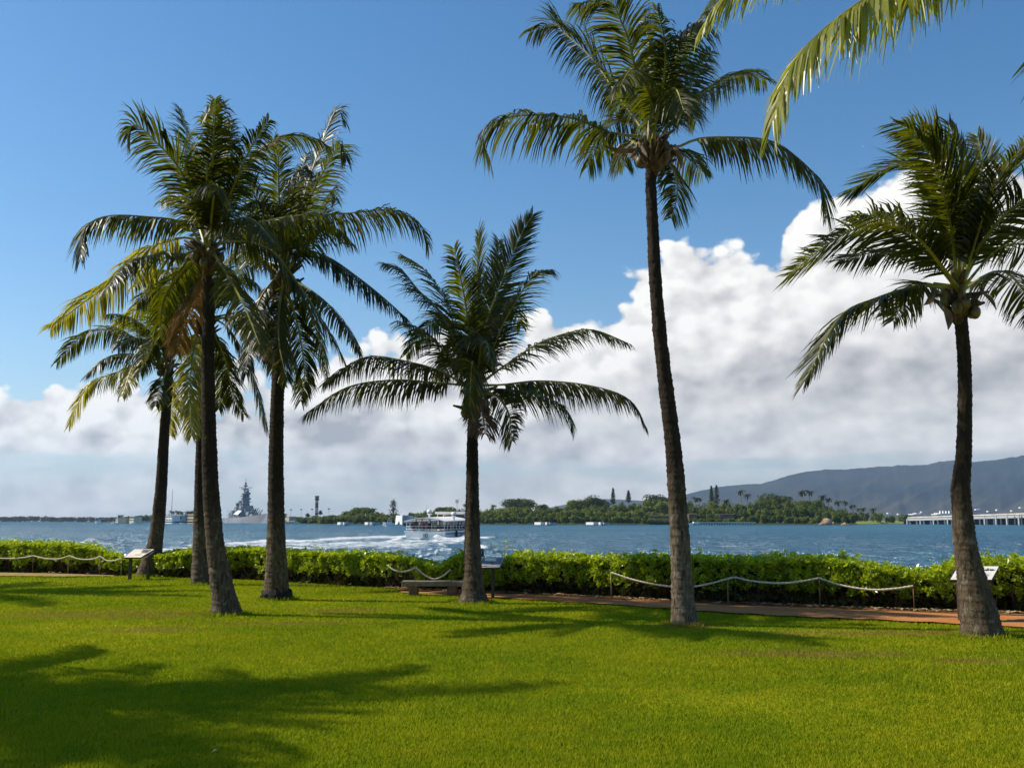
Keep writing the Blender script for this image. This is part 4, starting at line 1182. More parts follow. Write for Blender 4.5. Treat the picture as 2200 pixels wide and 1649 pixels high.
# ------------------------------------------------------------------ stone bench
def bench():
    Y = 22.9; a = P(863, 1248, Y); b = P(1013, 1248, Y); z = a.z; L = b.x - a.x; cx = (a.x + b.x) / 2
    off = Vector((cx, Y, 0)); root = empty('stone_bench', off, 'low backless stone bench left of the middle palm, two dark red brown legs', 'bench')
    m = MB()
    for (x0, x1, dz) in ((a.x, a.x + L * 0.70, 0.0), (a.x + L * 0.70 + 0.004, b.x, -0.006)):
        m.box(((x0 + x1) / 2, Y + 0.22, z - 0.055 + dz), (x1 - x0, 0.46, 0.11))
    o = m.build('seat', M['stone'], root, off); bv = o.modifiers.new('bevel', 'BEVEL'); bv.width = 0.012; bv.segments = 2
    for (u, w) in ((0.16, 0.20), (0.72, 0.22)):
        m = MB(); m.box((a.x + L * u, Y + 0.22, (z - 0.11) / 2 - 0.03), (w, 0.36, z - 0.11 + 0.06)); o = m.build('leg', M['stone_l'], root, off)
        bv = o.modifiers.new('bevel', 'BEVEL'); bv.width = 0.01; bv.segments = 2
bench()

# ------------------------------------------------------------------ far shore materials
M['hull_w'] = paint('white_hull', (0.86, 0.86, 0.85), 0.35, 0.03, 0.7)
M['hull_s'] = paint('hull_side', (0.50, 0.56, 0.66), 0.4, 0.06, 0.7)
M['canopy'] = paint('off_white_canopy', (0.84, 0.80, 0.77), 0.6, 0.05, 0.8)
M['black'] = paint('black_rubber', (0.02, 0.02, 0.022), 0.6, 0.1, 3.0)
M['deckdark'] = paint('dark_cabin_inside', (0.05, 0.045, 0.045), 0.7, 0.2, 2.0)
M['shirt_r'] = paint('coral_shirt', (0.55, 0.16, 0.12), 0.8, 0.15, 2.0)
M['shirt_d'] = paint('dark_clothes', (0.06, 0.055, 0.07), 0.8, 0.2, 2.0)
M['shirt_w'] = paint('pale_clothes', (0.60, 0.56, 0.52), 0.8, 0.1, 2.0)
M['shirt_y'] = paint('olive_clothes', (0.30, 0.26, 0.10), 0.8, 0.1, 2.0)
M['skin'] = paint('skin', (0.42, 0.25, 0.17), 0.6, 0.1, 2.0)
M['hair'] = paint('dark_hair', (0.03, 0.022, 0.018), 0.7, 0.1, 2.0)
M['glass'] = paint('dark_window_glass', (0.03, 0.045, 0.06), 0.15, 0.1, 1.0)
M['navy'] = paint('battleship_grey', (0.20, 0.235, 0.27), 0.5, 0.2, 0.12, grime=(0.13, 0.15, 0.175))
M['navy_h'] = paint('hull_grey', (0.27, 0.28, 0.30), 0.5, 0.1, 0.05, grime=(0.30, 0.27, 0.26))
M['navy_d'] = paint('dark_deck_grey', (0.075, 0.085, 0.10), 0.6, 0.2, 0.2)
M['conc'] = paint('pale_concrete', (0.58, 0.54, 0.46), 0.8, 0.12, 0.15, grime=(0.40, 0.34, 0.27))
M['white_c'] = paint('white_concrete', (0.80, 0.80, 0.80), 0.6, 0.05, 0.1)
M['grey_c'] = paint('grey_and_shaded_wall', (0.36, 0.37, 0.38), 0.7, 0.06, 0.1)  # grey for sheds and poles, also the memorial wall's painted shade
M['dark_pier'] = paint('dark_pier_piles', (0.035, 0.04, 0.05), 0.8, 0.2, 0.3)
M['tan_b'] = paint('tan_stucco', (0.52, 0.40, 0.24), 0.8, 0.1, 0.15)
M['cream_b'] = paint('cream_wall', (0.68, 0.62, 0.42), 0.7, 0.06, 0.15)
M['brown_roof'] = paint('brown_roof', (0.17, 0.10, 0.075), 0.8, 0.2, 0.2)
M['red_w'] = paint('red_tower_steel', (0.24, 0.06, 0.045), 0.7, 0.15, 0.3)
M['pale_w'] = paint('pale_tower_steel', (0.55, 0.48, 0.42), 0.7, 0.12, 0.3)
M['rock'] = paint('tan_rock', (0.42, 0.28, 0.17), 0.9, 0.25, 0.25, grime=(0.24, 0.16, 0.10), bump=0.5)
M['tree_far'] = leaf_mat('far_foliage', (0.030, 0.060, 0.005), (0.15, 0.185, 0.012), (0.28, 0.34, 0.012), 0.7, 0.26, 0.035, 0.25, 0.25, 0.75, True)
M['tree_dk'] = leaf_mat('far_dark_foliage', (0.022, 0.040, 0.006), (0.075, 0.100, 0.012), (0.14, 0.19, 0.01), 0.7, 0.2, 0.05, 0.2, 0.25, 0.75, True)
M['tree_left'] = leaf_mat('far_left_foliage', (0.050, 0.058, 0.035), (0.095, 0.095, 0.050), (0.08, 0.09, 0.03), 0.7, 0.1, 0.01, 0.2, 0.25, 0.75, True)
M['bark_far'] = paint('far_tree_bark', (0.20, 0.16, 0.12), 0.9, 0.2, 0.3)
M['island'] = soil_mat('island_ground', (0.035, 0.045, 0.015), (0.07, 0.075, 0.025), 0.3)
M['grass_far'] = soil_mat('far_lawn', (0.16, 0.20, 0.03), (0.24, 0.27, 0.04), 0.2)
M['sand'] = soil_mat('shore_sand', (0.30, 0.24, 0.15), (0.38, 0.31, 0.2), 0.3)

# ------------------------------------------------------------------ people aboard: one continuous mesh each, hair and clothes on top
def person_mesh(seated=True):
    bm = MB()
    z0 = 0.45 if seated else 0.9
    bm.lathe([(0.10, z0 - 0.06), (0.17, z0), (0.16, z0 + 0.15), (0.19, z0 + 0.38), (0.20, z0 + 0.50), (0.14, z0 + 0.57), (0.06, z0 + 0.60), (0.055, z0 + 0.66),
              (0.085, z0 + 0.70), (0.10, z0 + 0.78), (0.095, z0 + 0.86), (0.05, z0 + 0.92)], (0, 0, 0), 12, 0)
    for s in (-1, 1):
        bm.tube([(s * 0.17, 0, z0 + 0.52), (s * 0.25, 0.05, z0 + 0.28), (s * 0.18, 0.27, z0 + 0.18)], [0.055, 0.045, 0.03], 7)
        if seated: bm.tube([(s * 0.10, 0, z0 + 0.02), (s * 0.12, 0.42, z0 + 0.03), (s * 0.12, 0.45, 0.05), (s * 0.12, 0.58, 0.03)], [0.09, 0.07, 0.05, 0.04], 7)
        else: bm.tube([(s * 0.09, 0, z0 + 0.02), (s * 0.10, 0.03, 0.48), (s * 0.10, 0, 0.06), (s * 0.10, 0.16, 0.03)], [0.10, 0.07, 0.05, 0.04], 7)
    bm.ball((0, 0.10, z0 + 0.79), 0.022, 0, 6, 4)
    return bm
def make_person(parentless_loc, rz, shirt, label, seated=True):
    root = empty('person', parentless_loc, label, 'person', 'people aboard the tour boat', rz)
    b = person_mesh(seated); b.build('body', M['skin'], root)
    z0 = 0.45 if seated else 0.9
    m = MB(); m.lathe([(0.18, z0 - 0.02), (0.18, z0 + 0.15), (0.205, z0 + 0.38), (0.215, z0 + 0.50), (0.15, z0 + 0.585), (0.075, z0 + 0.605)], (0, 0, 0), 12, 0)
    for s in (-1, 1): m.tube([(s * 0.17, 0, z0 + 0.52), (s * 0.22, 0.02, z0 + 0.36)], [0.07, 0.062], 8)
    m.build('shirt', M[shirt], root)
    m = MB(); m.lathe([(0.105, z0 + 0.76), (0.112, z0 + 0.82), (0.10, z0 + 0.89), (0.04, z0 + 0.94)], (0, -0.015, 0), 10, 0); m.build('hair', M['hair'], root)
    return root

# ------------------------------------------------------------------ tour boat heading away
def tour_boat():
    st = W(913, 1157.5); ang = -R(14.0)
    base = Vector((st.x, 150.0 , WATER_Z)); base.x = P(913, 1150, 150.0).x
    root = empty('tour_boat', base, 'white tour boat numbered 10 with open sides and flat canopy, throwing up wake', 'boat', None, ang)
    L, B = 20.0, 6.2
    # hull sections: (y, half beam at deck, half beam at waterline, deck z)
    sec = [(0, 3.1, 2.9, 1.15), (3, 3.1, 2.95, 1.12), (9, 3.1, 2.9, 1.15), (14, 2.9, 2.3, 1.35), (17.5, 2.1, 1.2, 1.6), (20, 0.25, 0.05, 1.9)]
    m = MB(); vs = []
    for (y, bd, bw, z) in sec:
        vs += [(-bd, y, z), (-bd * .99, y, z - .22), (-bw, y, -0.5), (bw, y, -0.5), (bd * .99, y, z - .22), (bd, y, z)]
    fs = []; mi = []
    for i in range(len(sec) - 1):
        for k in range(5): fs.append((i * 6 + k, i * 6 + k + 1, (i + 1) * 6 + k + 1, (i + 1) * 6 + k))
        fs.append((i * 6 + 5, i * 6, (i + 1) * 6, (i + 1) * 6 + 5))
    fs.append((0, 5, 4, 3, 2, 1)); fs.append(tuple(len(vs) - 6 + k for k in range(6)))
    m.add(vs, fs); m.build('hull', M['hull_w'], root)
    m = MB()
    m.box((0, -0.06, 1.10), (6.45, 0.16, 0.24))
    for s in (-1, 1):
        m.tube([(s * 3.16, 0, 1.12), (s * 3.16, 9, 1.14), (s * 2.95, 14, 1.36), (s * 2.12, 17.6, 1.62), (s * 0.2, 20.1, 1.92)], 0.13, 6, smooth=False)
    m.build('gunwale', M['white'], root)
    m = MB()
    for s in (-1, 1): m.tube([(s * 3.2, 0.1, 0.86), (s * 3.2, 9, 0.90), (s * 2.95, 14, 1.1), (s * 2.1, 17.6, 1.36)], 0.05, 5)
    m.build('rubbing_strip', M['black'], root)
    for y in (5.0, 10.5): m = MB(); m.tube([(3.32, y, 1.25), (3.34, y, 0.2)], 0.19, 8); m.build('fender', M['black'], root)
    # number
    for k, (dx, pts) in enumerate(((-0.16, [(-0.10, 0.16), (0.0, 0.26), (0.0, -0.26)]), (0.22, [(0.17 * math.cos(a), 0.26 * math.sin(a)) for a in np.linspace(0, 2 * math.pi, 15)]))):
        m = MB(); m.tube([(dx + x, -0.03, 0.58 + z) for x, z in pts], 0.05, 5); m.build('number_1' if k == 0 else 'number_0', M['black'], root)
    m = MB(); m.box((0, 9, 1.18), (5.9, 17.6, 0.06)); m.build('deck', M['grey_c'], root)
    m = MB()
    for y in np.arange(1.0, 15, 1.25):
        for s in (-1, 1): m.box((s * 1.5, y, 1.55), (2.1, 0.35, 0.08)); m.box((s * 1.5, y + 0.2, 1.85), (2.1, 0.05, 0.5))
    m.build('seats', M['deckdark'], root)
    m = MB()
    for s in (-1, 1):
        for y in np.arange(0.15, 15.2, 1.5): m.tube([(s * 2.95, y, 1.15), (s * 2.95, y, 2.75)], 0.045, 6)
    for x in (-1.0, 1.0): m.tube([(x, 0.15, 1.15), (x, 0.15, 2.8)], 0.04, 6)
    m.build('canopy_posts', M['white'], root)
    m = MB()
    for z in (1.55, 1.95):
        m.tube([(-2.95, 15, z), (-2.95, 0.1, z), (2.95, 0.1, z), (2.95, 15, z)], 0.035, 5)
    m.build('railing', M['hull_w'], root)
    # cambered canopy
    m = MB(); n = 12; vs = []
    for y, wz, lift in ((-0.35, 3.2, 0.0), (7, 3.25, 0.12), (15.4, 3.1, 0.26)):
        for k in range(n + 1):
            x = -wz + 2 * wz * k / n; vs.append((x, y, 2.72 + lift + 0.52 * (1 - (x / wz) ** 2)))
    top = len(vs)
    vs += [(x, y, z - 0.12) for x, y, z in vs]
    w = n + 1; fs = []
    for j in range(2):
        for k in range(n):
            a = j * w + k
            fs.append((a, a + 1, a + 1 + w, a + w)); fs.append((top + a + w, top + a + 1 + w, top + a + 1, top + a))
    for k in range(n):
        fs.append((top + k, top + k + 1, k + 1, k)); a = 2 * w + k; fs.append((a, a + 1, top + a + 1, top + a))
    for j in range(2):
        fs.append((j * w, (j + 1) * w, top + (j + 1) * w, top + j * w)); a = j * w + n; fs.append((top + a, top + a + w, a + w, a))
    m.add(vs, fs, 0, False); m.build('canopy', M['canopy'], root)
    # wheelhouse with its own roof
    m = MB(); m.box((0.2, 15.6, 2.4), (4.4, 2.6, 2.6), taper=0.94); wh = m.build('wheelhouse', M['hull_w'], root)
    m = MB(); m.box((0.2, 14.26, 3.38), (3.8, 0.05, 0.36)); m.build('window', M['glass'], wh)
    m = MB(); m.box((2.42, 15.6, 3.2), (0.05, 2.0, 0.5)); m.build('window', M['glass'], wh)
    m = MB(); m.box((0.3, 14.6, 4.02), (5.2, 6.2, 0.34)); m.box((0.3, 14.6, 3.84), (5.0, 6.0, 0.06)); m.build('upper_roof', M['canopy'], root)
    m = MB()
    for x in (-2.0, 2.6):
        m.tube([(x, 11.9, 3.0), (x, 11.9, 3.9)], 0.05, 6)
    m.build('roof_posts', M['white'], root)
    # white stacks with round cowls
    for (x, y, zt) in ((0.35, 0.9, 4.0), (3.0, 4.6, 3.7)):
        m = MB(); m.lathe([(0.15, 2.4), (0.15, zt - 0.45), (0.34, zt - 0.3), (0.42, zt), (0.36, zt + 0.28), (0.12, zt + 0.42)], (x, y, 0), 12)
        o = m.build('exhaust_cowl', M['white'], root)
        m = MB(); m.lathe([(0.43, zt - 0.12), (0.44, zt - 0.02)], (x, y, 0), 12); m.build('cowl_band', M['black'], o)
    m = MB(); m.tube([(0.3, 15.0, 4.1), (0.3, 15.0, 6.2)], 0.06, 6); m.box((0.3, 15.0, 5.9), (0.5, 0.15, 0.5)); m.ball((1.1, 15.2, 4.5), 0.25, 0, 8, 5); m.build('radar_mast', M['grey_c'], root)
    m = MB(); m.box((2.9, 3.6, 2.1), (0.12, 1.0, 1.1)); m.build('red_locker', M['shirt_r'], root)
    Mx = Matrix.Translation(base) @ Matrix.Rotation(ang, 4, 'Z')
    spots = [(-0.75, 0.75, 'shirt_r', 'person in a coral shirt at the stern rail under the cowl'), (-0.15, 0.95, 'shirt_r', 'second person in a coral shirt at the stern rail'), (-2.3, 1.2, 'shirt_d', 'person in dark clothes at the left stern corner'),
             (-1.7, 0.9, 'shirt_d', 'person in dark clothes left of the coral shirts'), (0.7, 1.2, 'shirt_d', 'person in dark clothes right of the coral shirts'), (1.25, 0.9, 'shirt_y', 'person in olive clothes at the stern rail'),
             (1.7, 2.2, 'shirt_w', 'person in pale clothes under the canopy'), (2.3, 3.4, 'shirt_d', 'person in dark clothes by the starboard posts'), (2.2, 5.6, 'shirt_r', 'person in a red shirt by the red locker'),
             (2.3, 7.6, 'shirt_w', 'person in pale clothes amidships on the starboard side'), (2.3, 9.2, 'shirt_d', 'person in dark clothes amidships on the starboard side'), (-2.6, 2.3, 'shirt_w', 'person in pale clothes behind the left stern corner'),
             (0.0, 2.3, 'shirt_d', 'person in dark clothes in the second row'), (-1.1, 2.3, 'shirt_y', 'person in olive clothes in the second row'), (2.3, 11.0, 'shirt_r', 'person in a red shirt near the wheelhouse')]
    for k, (x, y, sh, lb) in enumerate(spots):
        p = Mx @ Vector((x, y, 1.21)); make_person(p, ang + (math.pi if k in (0, 3) else 0), sh, lb + ' of the tour boat', seated=(k % 3 != 0))
tour_boat()

# ------------------------------------------------------------------ boxes given by where they stand at a distance
def rect(x0, y0, x1, y1, Y):
    a = P(x0, y0, Y); b = P(x1, y1, Y)
    return a.x, b.x, b.z, a.z
def bx(m, x0, y0, x1, y1, Y, dep, mi=0, taper=1.0):
    l, r, lo, hi = rect(x0, y0, x1, y1, Y)
    m.box(((l + r) / 2, Y + dep / 2, (lo + hi) / 2), (r - l, dep, hi - lo), mi, taper=taper)
WZ = WATER_Z

# ------------------------------------------------------------------ battleship
def battleship():
    Y = 1450.0; c = P(525, 1124, Y); base = Vector((c.x, Y, WZ)); k = 1.0
    beta = -R(61)
    root = empty('battleship', base, 'grey battleship with tall tower mast moored behind the left palms', 'warship', None, beta)
    def B(name, boxes, mat, parent=root):
        m = MB()
        for b in boxes: m.box(b[:3], b[3:6], 0, taper=(b[6] if len(b) > 6 else 1.0))
        return m.build(name, M[mat], parent)
    # hull along +x (bow)
    sec = [(-115, 7, 6, 7.5), (-90, 13, 11, 7.0), (-40, 16.5, 16, 7.0), (20, 16.5, 16, 7.6), (60, 12, 10, 9.0), (95, 6.5, 4, 11.0), (122, 0.6, 0.2, 13.0)]
    m = MB(); vs = []
    for (x, bd, bw, z) in sec: vs += [(x, -bd, z), (x, -bw, -2), (x, bw, -2), (x, bd, z)]
    fs = []
    for i in range(len(sec) - 1):
        for q in range(4): fs.append((i * 4 + (q + 1) % 4, i * 4 + q, (i + 1) * 4 + q, (i + 1) * 4 + (q + 1) % 4))
    fs.append((0, 1, 2, 3)); fs.append((27, 26, 25, 24)); m.add(vs, fs); m.build('hull', M['navy_h'], root)
    B('superstructure', [(-6, 0, 10.5, 62, 24, 8), (-2, 0, 16.5, 44, 19, 5), (6, 0, 21.5, 22, 15, 6), (-28, 0, 19, 14, 14, 6), (-40, 0, 13, 14, 16, 5), (4, -11, 17, 9, 6, 5), (-20, -11, 16, 8, 6, 4), (4, 11, 17, 9, 6, 5), (22, 0, 17, 8, 12, 6)], 'navy')
    m = MB(); m.lathe([(6.2, 22), (5.4, 28), (4.8, 36), (4.2, 40)], (4, 0, 0), 12); m.lathe([(6.5, 33), (6.8, 34.5), (6.5, 36)], (4, 0, 0), 14); m.lathe([(6.0, 40), (6.4, 42), (5.6, 43.5)], (4, 0, 0), 14)
    m.box((4, 0, 46), (5, 6, 6)); m.box((6, 0, 30), (10, 11, 1.2)); m.box((6, -2, 38), (9, 12, 1.0)); m.box((4, -3, 48.5), (6, 8, 1.0)); m.lathe([(2.5, 43), (3, 45), (1, 47)], (9, 0, 0), 8)
    m.build('conning_tower', M['navy'], root)
    m = MB(); m.tube([(0, 0, 44), (0, 0, 64)], [0.9, 0.25], 6); m.tube([(0, -9.5, 50.5), (0, 9.5, 50.5)], 0.45, 5); m.tube([(-7, 0, 50.5), (7, 0, 50.5)], 0.4, 5); m.box((0, 0, 53), (4.5, 4.5, 2.0)); m.tube([(0, -5, 46.5), (0, 7, 46.5)], 0.35, 5); m.lathe([(1.5, 55), (1.5, 57), (0.4, 58)], (0, 0, 0), 8)
    m.build('mast', M['navy_d'], root)
    for x, h in ((-13, 31), (-33, 28)):
        m = MB(); m.lathe([(5.2, 15), (4.6, h - 3), (4.8, h), (4.2, h + 0.1)], (x, 0, 0), 14); f = m.build('funnel', M['navy'], root)
        m = MB(); m.lathe([(4.9, h - 2.2), (5.0, h + 1.4), (4.2, h + 1.5)], (x, 0, 0), 14); m.build('funnel_cap', M['navy_d'], f)
    B('gun_director', [(-44, 0, 20, 6, 7, 6), (-24, 0, 30, 5, 6, 4)], 'navy_d')
    for (x, z, s) in ((38, 13.5, 1), (58, 10.5, 1), (-68, 11.5, -1)):
        m = MB(); m.lathe([(7, z - 5), (7, z - 1.5)], (x, 0, 0), 14); m.box((x, 0, z), (17, 14, 4), taper=0.86); t = m.build('turret', M['navy'], root)
        for y in (-3.2, 0, 3.2):
            m = MB(); m.tube([(x + s * 6, y, z + 0.3), (x + s * 16, y, z + 4.2), (x + s * 24, y, z + 7.6)], [0.9, 0.75, 0.55], 7); m.build('gun_barrel', M['navy'], t)
    for (x, y) in ((14, -13), (0, -13.5), (-14, -13.5), (-28, -13)):
        m = MB(); m.box((x, y, 12), (6, 5, 3.5)); m.tube([(x + 2, y - 1, 12.8), (x + 6, y - 2, 14.2)], 0.25, 5); m.build('secondary_turret', M['navy'], root)
    m = MB(); w = 13
    m.add([(8, -17.5, 12.5), (30, -17.5, 11.3), (28, -12, 17.0), (10, -12, 18.2), (8, -17.3, 12.2), (30, -17.3, 11.0), (28, -11.8, 16.7), (10, -11.8, 17.9)],
          [(0, 1, 2, 3), (7, 6, 5, 4), (0, 4, 5, 1), (1, 5, 6, 2), (2, 6, 7, 3), (3, 7, 4, 0)]); m.build('white_awning', M['white_c'], root)
    m = MB()
    for y, z in ((-9, 19), (7, 24), (-6, 26.5), (8, 15)): m.box((10, y, z), (3, 2.2, 1.5))
    for q in range(26):
        a = random.uniform(-36, 26); b = random.uniform(-12, 12); z = random.uniform(13, 22); m.box((a, b, z), (random.uniform(1, 4), random.uniform(1, 3), random.uniform(1, 4)))
    m.build('deck_fittings', M['navy_d'], root)
battleship()

# ------------------------------------------------------------------ small things on the far shore
def simple(name, label, cat, parts, group=None, kind=None, turn=0):
    """parts: (part name, material, [(x0,y0,x1,y1,Y,depth)...]) laid out where they stand"""
    x0, y0, x1, y1, Y, d = parts[0][2][0]
    l, r, lo, hi = rect(x0, y0, x1, y1, Y); off = Vector(((l + r) / 2, Y, WZ))
    root = empty(name, off, label, cat, group)
    for (pn, mt, bs) in parts:
        m = MB()
        for b in bs: bx(m, *b)
        m.build(pn, M[mt], root, off)
    if turn: root.rotation_euler.z = R(turn); root.scale.x = 1.0 / math.cos(R(turn)) * 0.74
    return root
YS = 1150.0
for (x0, x1, lab, grp) in ((722, 745, 'white mooring quay below the trees, leftmost of the four white blocks', 1), (781, 803, 'white mooring quay left of the small white motor boat', 1),
                           (1146, 1180, 'white mooring quay on the water right of the middle palm', 1), (1257, 1295, 'white mooring quay below the two slim pines', 1)):
    Y = 640; w = x1 - x0
    wl = 1119 + 2.7 * F_PX / Y
    simple('mooring_quay', lab, 'mooring quay', [('quay_block', 'white_c', [(x0, 1121.0, x0 + w * 0.52, wl - 1.2, Y, 3)]), ('quay_end', 'white_c', [(x0 + w * 0.78, 1121.0, x1 - w * 0.1, wl - 1.2, Y + 1, 2.5)]),
        ('link_beam', 'grey_c', [(x0 + w * 0.52, 1121.6, x0 + w * 0.78, wl - 1.8, Y + 3, 4), (x1 - w * 0.1, 1121.6, x1, wl - 1.2, Y + 2.5, 5)]), ('waterline_band', 'dark_pier', [(x0 - 0.3, wl - 1.2, x1 + 0.3, wl + 1.5, Y + 0.5, 3)])], 'white mooring quays off the far shore', turn=-56)
# memorial: long white building sagging in the middle
def memorial():
    Y = 560.0; wl = 1119 + 2.7 * F_PX / Y
    off = P(875, 1120, Y); off.z = WZ
    root = empty('white_memorial', off, 'long white memorial building with sagging roof line left of the tour boat', 'building')
    n = 10; m = MB(); vs = []
    # runs away to the right
    for k in range(n + 1):
        t = k / n; x0 = 864 + t * 60; Yk = Y + t * 30; top = 1107 + 7.5 * math.sin(t * math.pi * 0.62) - 0.5
        a = P(x0, top, Yk); b = P(x0, 1124.0, Yk)
        vs += [a, b, a + Vector((3, 9, 0)), b + Vector((3, 9, 0))]
    fs = []
    for k in range(n):
        a = k * 4; b = a + 4
        fs += [(a, a + 1, b + 1, b), (a + 2, b + 2, b + 3, a + 3), (a, b, b + 2, a + 2), (a + 1, a + 3, b + 3, b + 1)]
    fs.append((n * 4, n * 4 + 1, n * 4 + 3, n * 4 + 2)); m.add(vs, fs); m.build('side_wall', M['grey_c'], root, off)  # white side wall coloured grey, its shade put into the colour
    m = MB()
    a = P(851, 1106.5, Y + 9); b = P(864, 1106.5, Y - 1); c = P(864, 1126.5, Y - 1); d = P(848.5, 1126.5, Y + 11)
    e1 = P(853.5, 1125.8, Y + 7.1); e2 = P(857, 1118, Y + 4.4); e3 = P(859.5, 1125.8, Y + 2.5)
    V = [a, b, c, e3, e2, e1, d]; V2 = [v + Vector((0.3, 1.2, 0)) for v in V]
    m.add(V + V2, [(0, 6, 5, 4), (0, 4, 3, 2, 1), (11, 12, 13, 7), (8, 9, 10, 11, 7)] + [(i, (i + 1) % 7, 7 + (i + 1) % 7, 7 + i) for i in range(7)]); m.build('end_wall', M['white_c'], root, off)
    m = MB()
    for x in (876, 883, 890): bx(m, x, 1107.5 + (x - 876) * .12, x + 3, 1110.5 + (x - 876) * .12, Y + 8, 2)
    m.build('roof_openings', M['white_c'], root, off)
    m = MB(); bx(m, 866, 1124, 924, wl + 1.5, Y + 20, 8); m.build('piles', M['dark_pier'], root, off)
memorial()
def motor_boat(label, x0, x1, ytop, Y, cabin=True, grp='small white boats on the harbour'):
    wl = 1119 + 2.7 * F_PX / Y; base = P((x0 + x1) / 2, wl, Y); base.z = WZ
    root = empty('motor_boat', base, label, 'boat', grp)
    L = (x1 - x0) / F_PX * Y; hh = (wl - ytop) / F_PX * Y
    m = MB(); h1 = hh * 0.36; s = [(-0.5, .9, .8, h1 * 1.35), (-0.2, 1, .9, h1 * 1.15), (0.3, .95, .85, h1), (0.5, .85, .8, h1)]; vs = []
    bw = L * 0.16
    for (u, bd, bwf, z) in s:
        f = 0.15 if u == -0.5 else 1
        vs += [(u * L, -bw * bd * f, z), (u * L * .93, -bw * bwf * f, -0.3), (u * L * .93, bw * bwf * f, -0.3), (u * L, bw * bd * f, z)]
    fs = []
    for i in range(3):
        for q in range(4): fs.append((i * 4 + (q + 1) % 4, i * 4 + q, (i + 1) * 4 + q, (i + 1) * 4 + (q + 1) % 4))
    fs += [(0, 1, 2, 3), (15, 14, 13, 12)]; m.add(vs, fs); m.build('hull', M['white_c'], root)
    if cabin:
        m = MB(); m.box((L * 0.12, 0, h1 + hh * 0.18), (L * 0.40, bw * 1.4, hh * 0.36), taper=0.85); cb = m.build('cabin', M['white_c'], root)
        m = MB(); m.box((L * 0.12, -bw * 0.70, h1 + hh * 0.2), (L * 0.28, 0.06, hh * 0.14)); m.build('window', M['glass'], cb)
        m = MB(); m.box((L * 0.14, 0, h1 + hh * 0.42), (L * 0.34, bw * 1.3, 0.1)); m.tube([(L * .1, 0, h1 + hh * .4), (L * .1, 0, hh)], 0.06, 5); m.build('flybridge', M['white_c'], root)
motor_boat('small white motor boat between the mooring quay and the white memorial', 822, 846, 1112, 600)
motor_boat('white cabin cruiser off the low wooded far left shore', 204, 218, 1112.5, 1010)
motor_boat('low white boat before the terraced cream building at the left', 239, 257, 1117.5, 1010, False)
motor_boat('low white boat before the cream building with arcades', 280, 294, 1117.5, 1010, False)
motor_boat('low white boat between the leftmost two trunks', 386, 398, 1119, 1000, False)
motor_boat('small white boat just left of the half hidden trunk', 418, 425, 1118, 1000)

def building(label, x0, y0, x1, y1, Y, wall, roof, wins=(0, 0), dep=9, roofh=0.8, over=0.8):
    l, r, lo, hi = rect(x0, y0, x1, y1, Y); off = Vector(((l + r) / 2, Y, WZ))
    root = empty('waterfront_building', off, label, 'building', 'buildings on the far shore')
    m = MB(); m.box(((l + r) / 2, Y + dep / 2, (WZ + hi) / 2), (r - l, dep, hi - WZ)); m.build('wall', M[wall], root, off)
    rh = roofh / F_PX * Y * 1.0; ov = over
    m = MB(); m.box(((l + r) / 2, Y + dep / 2, hi + rh / 2 + 0.01), (r - l + ov, dep + ov, rh), taper=0.9); m.build('roof', M[roof], root, off)
    if wall in ('cream_b', 'white_c', 'tan_b') and dep == 9: root.rotation_euler.z = R(-48)
    nx, ny = wins
    for j in range(ny):
        for i in range(nx):
            cx = l + (r - l) * (i + 0.5) / nx; cz = lo + (hi - lo) * (j + 0.55) / ny
            m = MB(); m.box((cx, Y - 0.05, cz), ((r - l) / nx * 0.62, 0.3, (hi - lo) / ny * 0.42)); m.build('window', M['glass'], root, off)
    return root
building('cream building with a dark arcade near the low white boats at the left', 271, 1110, 294.5, 1119.5, 1120, 'cream_b', 'brown_roof', (4, 2))
building('stepped cream building, left neighbour of the arcaded one', 244, 1112, 258, 1120, 1130, 'cream_b', 'brown_roof', (3, 2))
building('tall narrow cream block above the stepped building', 253, 1106.5, 258.5, 1113, 1150, 'grey_c', 'brown_roof', (1, 1))
building('low maroon roofed building between the two cream ones', 258.5, 1110.5, 270.5, 1120, 1140, 'tan_b', 'brown_roof', (2, 1))
building('white building with dark glass front right of the leftmost trunk', 346, 1107.5, 379, 1119, 1120, 'white_c', 'grey_c', (4, 2))
building('grey shed right of the white glass fronted building', 379.5, 1106, 394, 1119, 1150, 'grey_c', 'grey_c', (1, 1))
building('long orange tan building with two rows of windows', 394, 1105, 425, 1119, 1180, 'tan_b', 'tan_b', (7, 2))
building('low tan shed right of the battleship bow', 606, 1109.5, 626, 1120, 1180, 'tan_b', 'tan_b', (0, 0))
building('low brown roofed shed beside the tan one', 626.5, 1110.5, 648, 1120, 1190, 'brown_roof', 'brown_roof', (0, 0))
building('pale low hangar at the foot of the wooded slope', 649, 1113, 684, 1121, 1000, 'grey_c', 'grey_c', (3, 1))
building('long low house with brown roof half hidden in trees left of the curved palm', 1396, 1107.5, 1444, 1111, 752, 'brown_roof', 'brown_roof', (6, 1), 10)
building('low house with pale roof half hidden behind the white dock', 1480, 1104, 1497, 1108, 752, 'brown_roof', 'brown_roof', (4, 1), 10)
building('long low red brown house behind the dock', 1546, 1104.5, 1578, 1108, 752, 'brown_roof', 'brown_roof', (6, 1), 10)
simple('pier', 'pale concrete pier before the left buildings', 'pier', [('deck', 'conc', [(298, 1119.0, 374, 1122.2, 1020, 12)]), ('piles', 'dark_pier', [(374.2, 1119.6, 430, 1122.6, 1021, 10)])])
simple('pier', 'pale concrete pier right of the battleship, two parked cars on it', 'pier', [('deck', 'conc', [(575, 1120.5, 662, 1125.0, 950, 12)]), ('piles', 'dark_pier', [(575, 1125, 662, 1126.3, 951, 8)])])
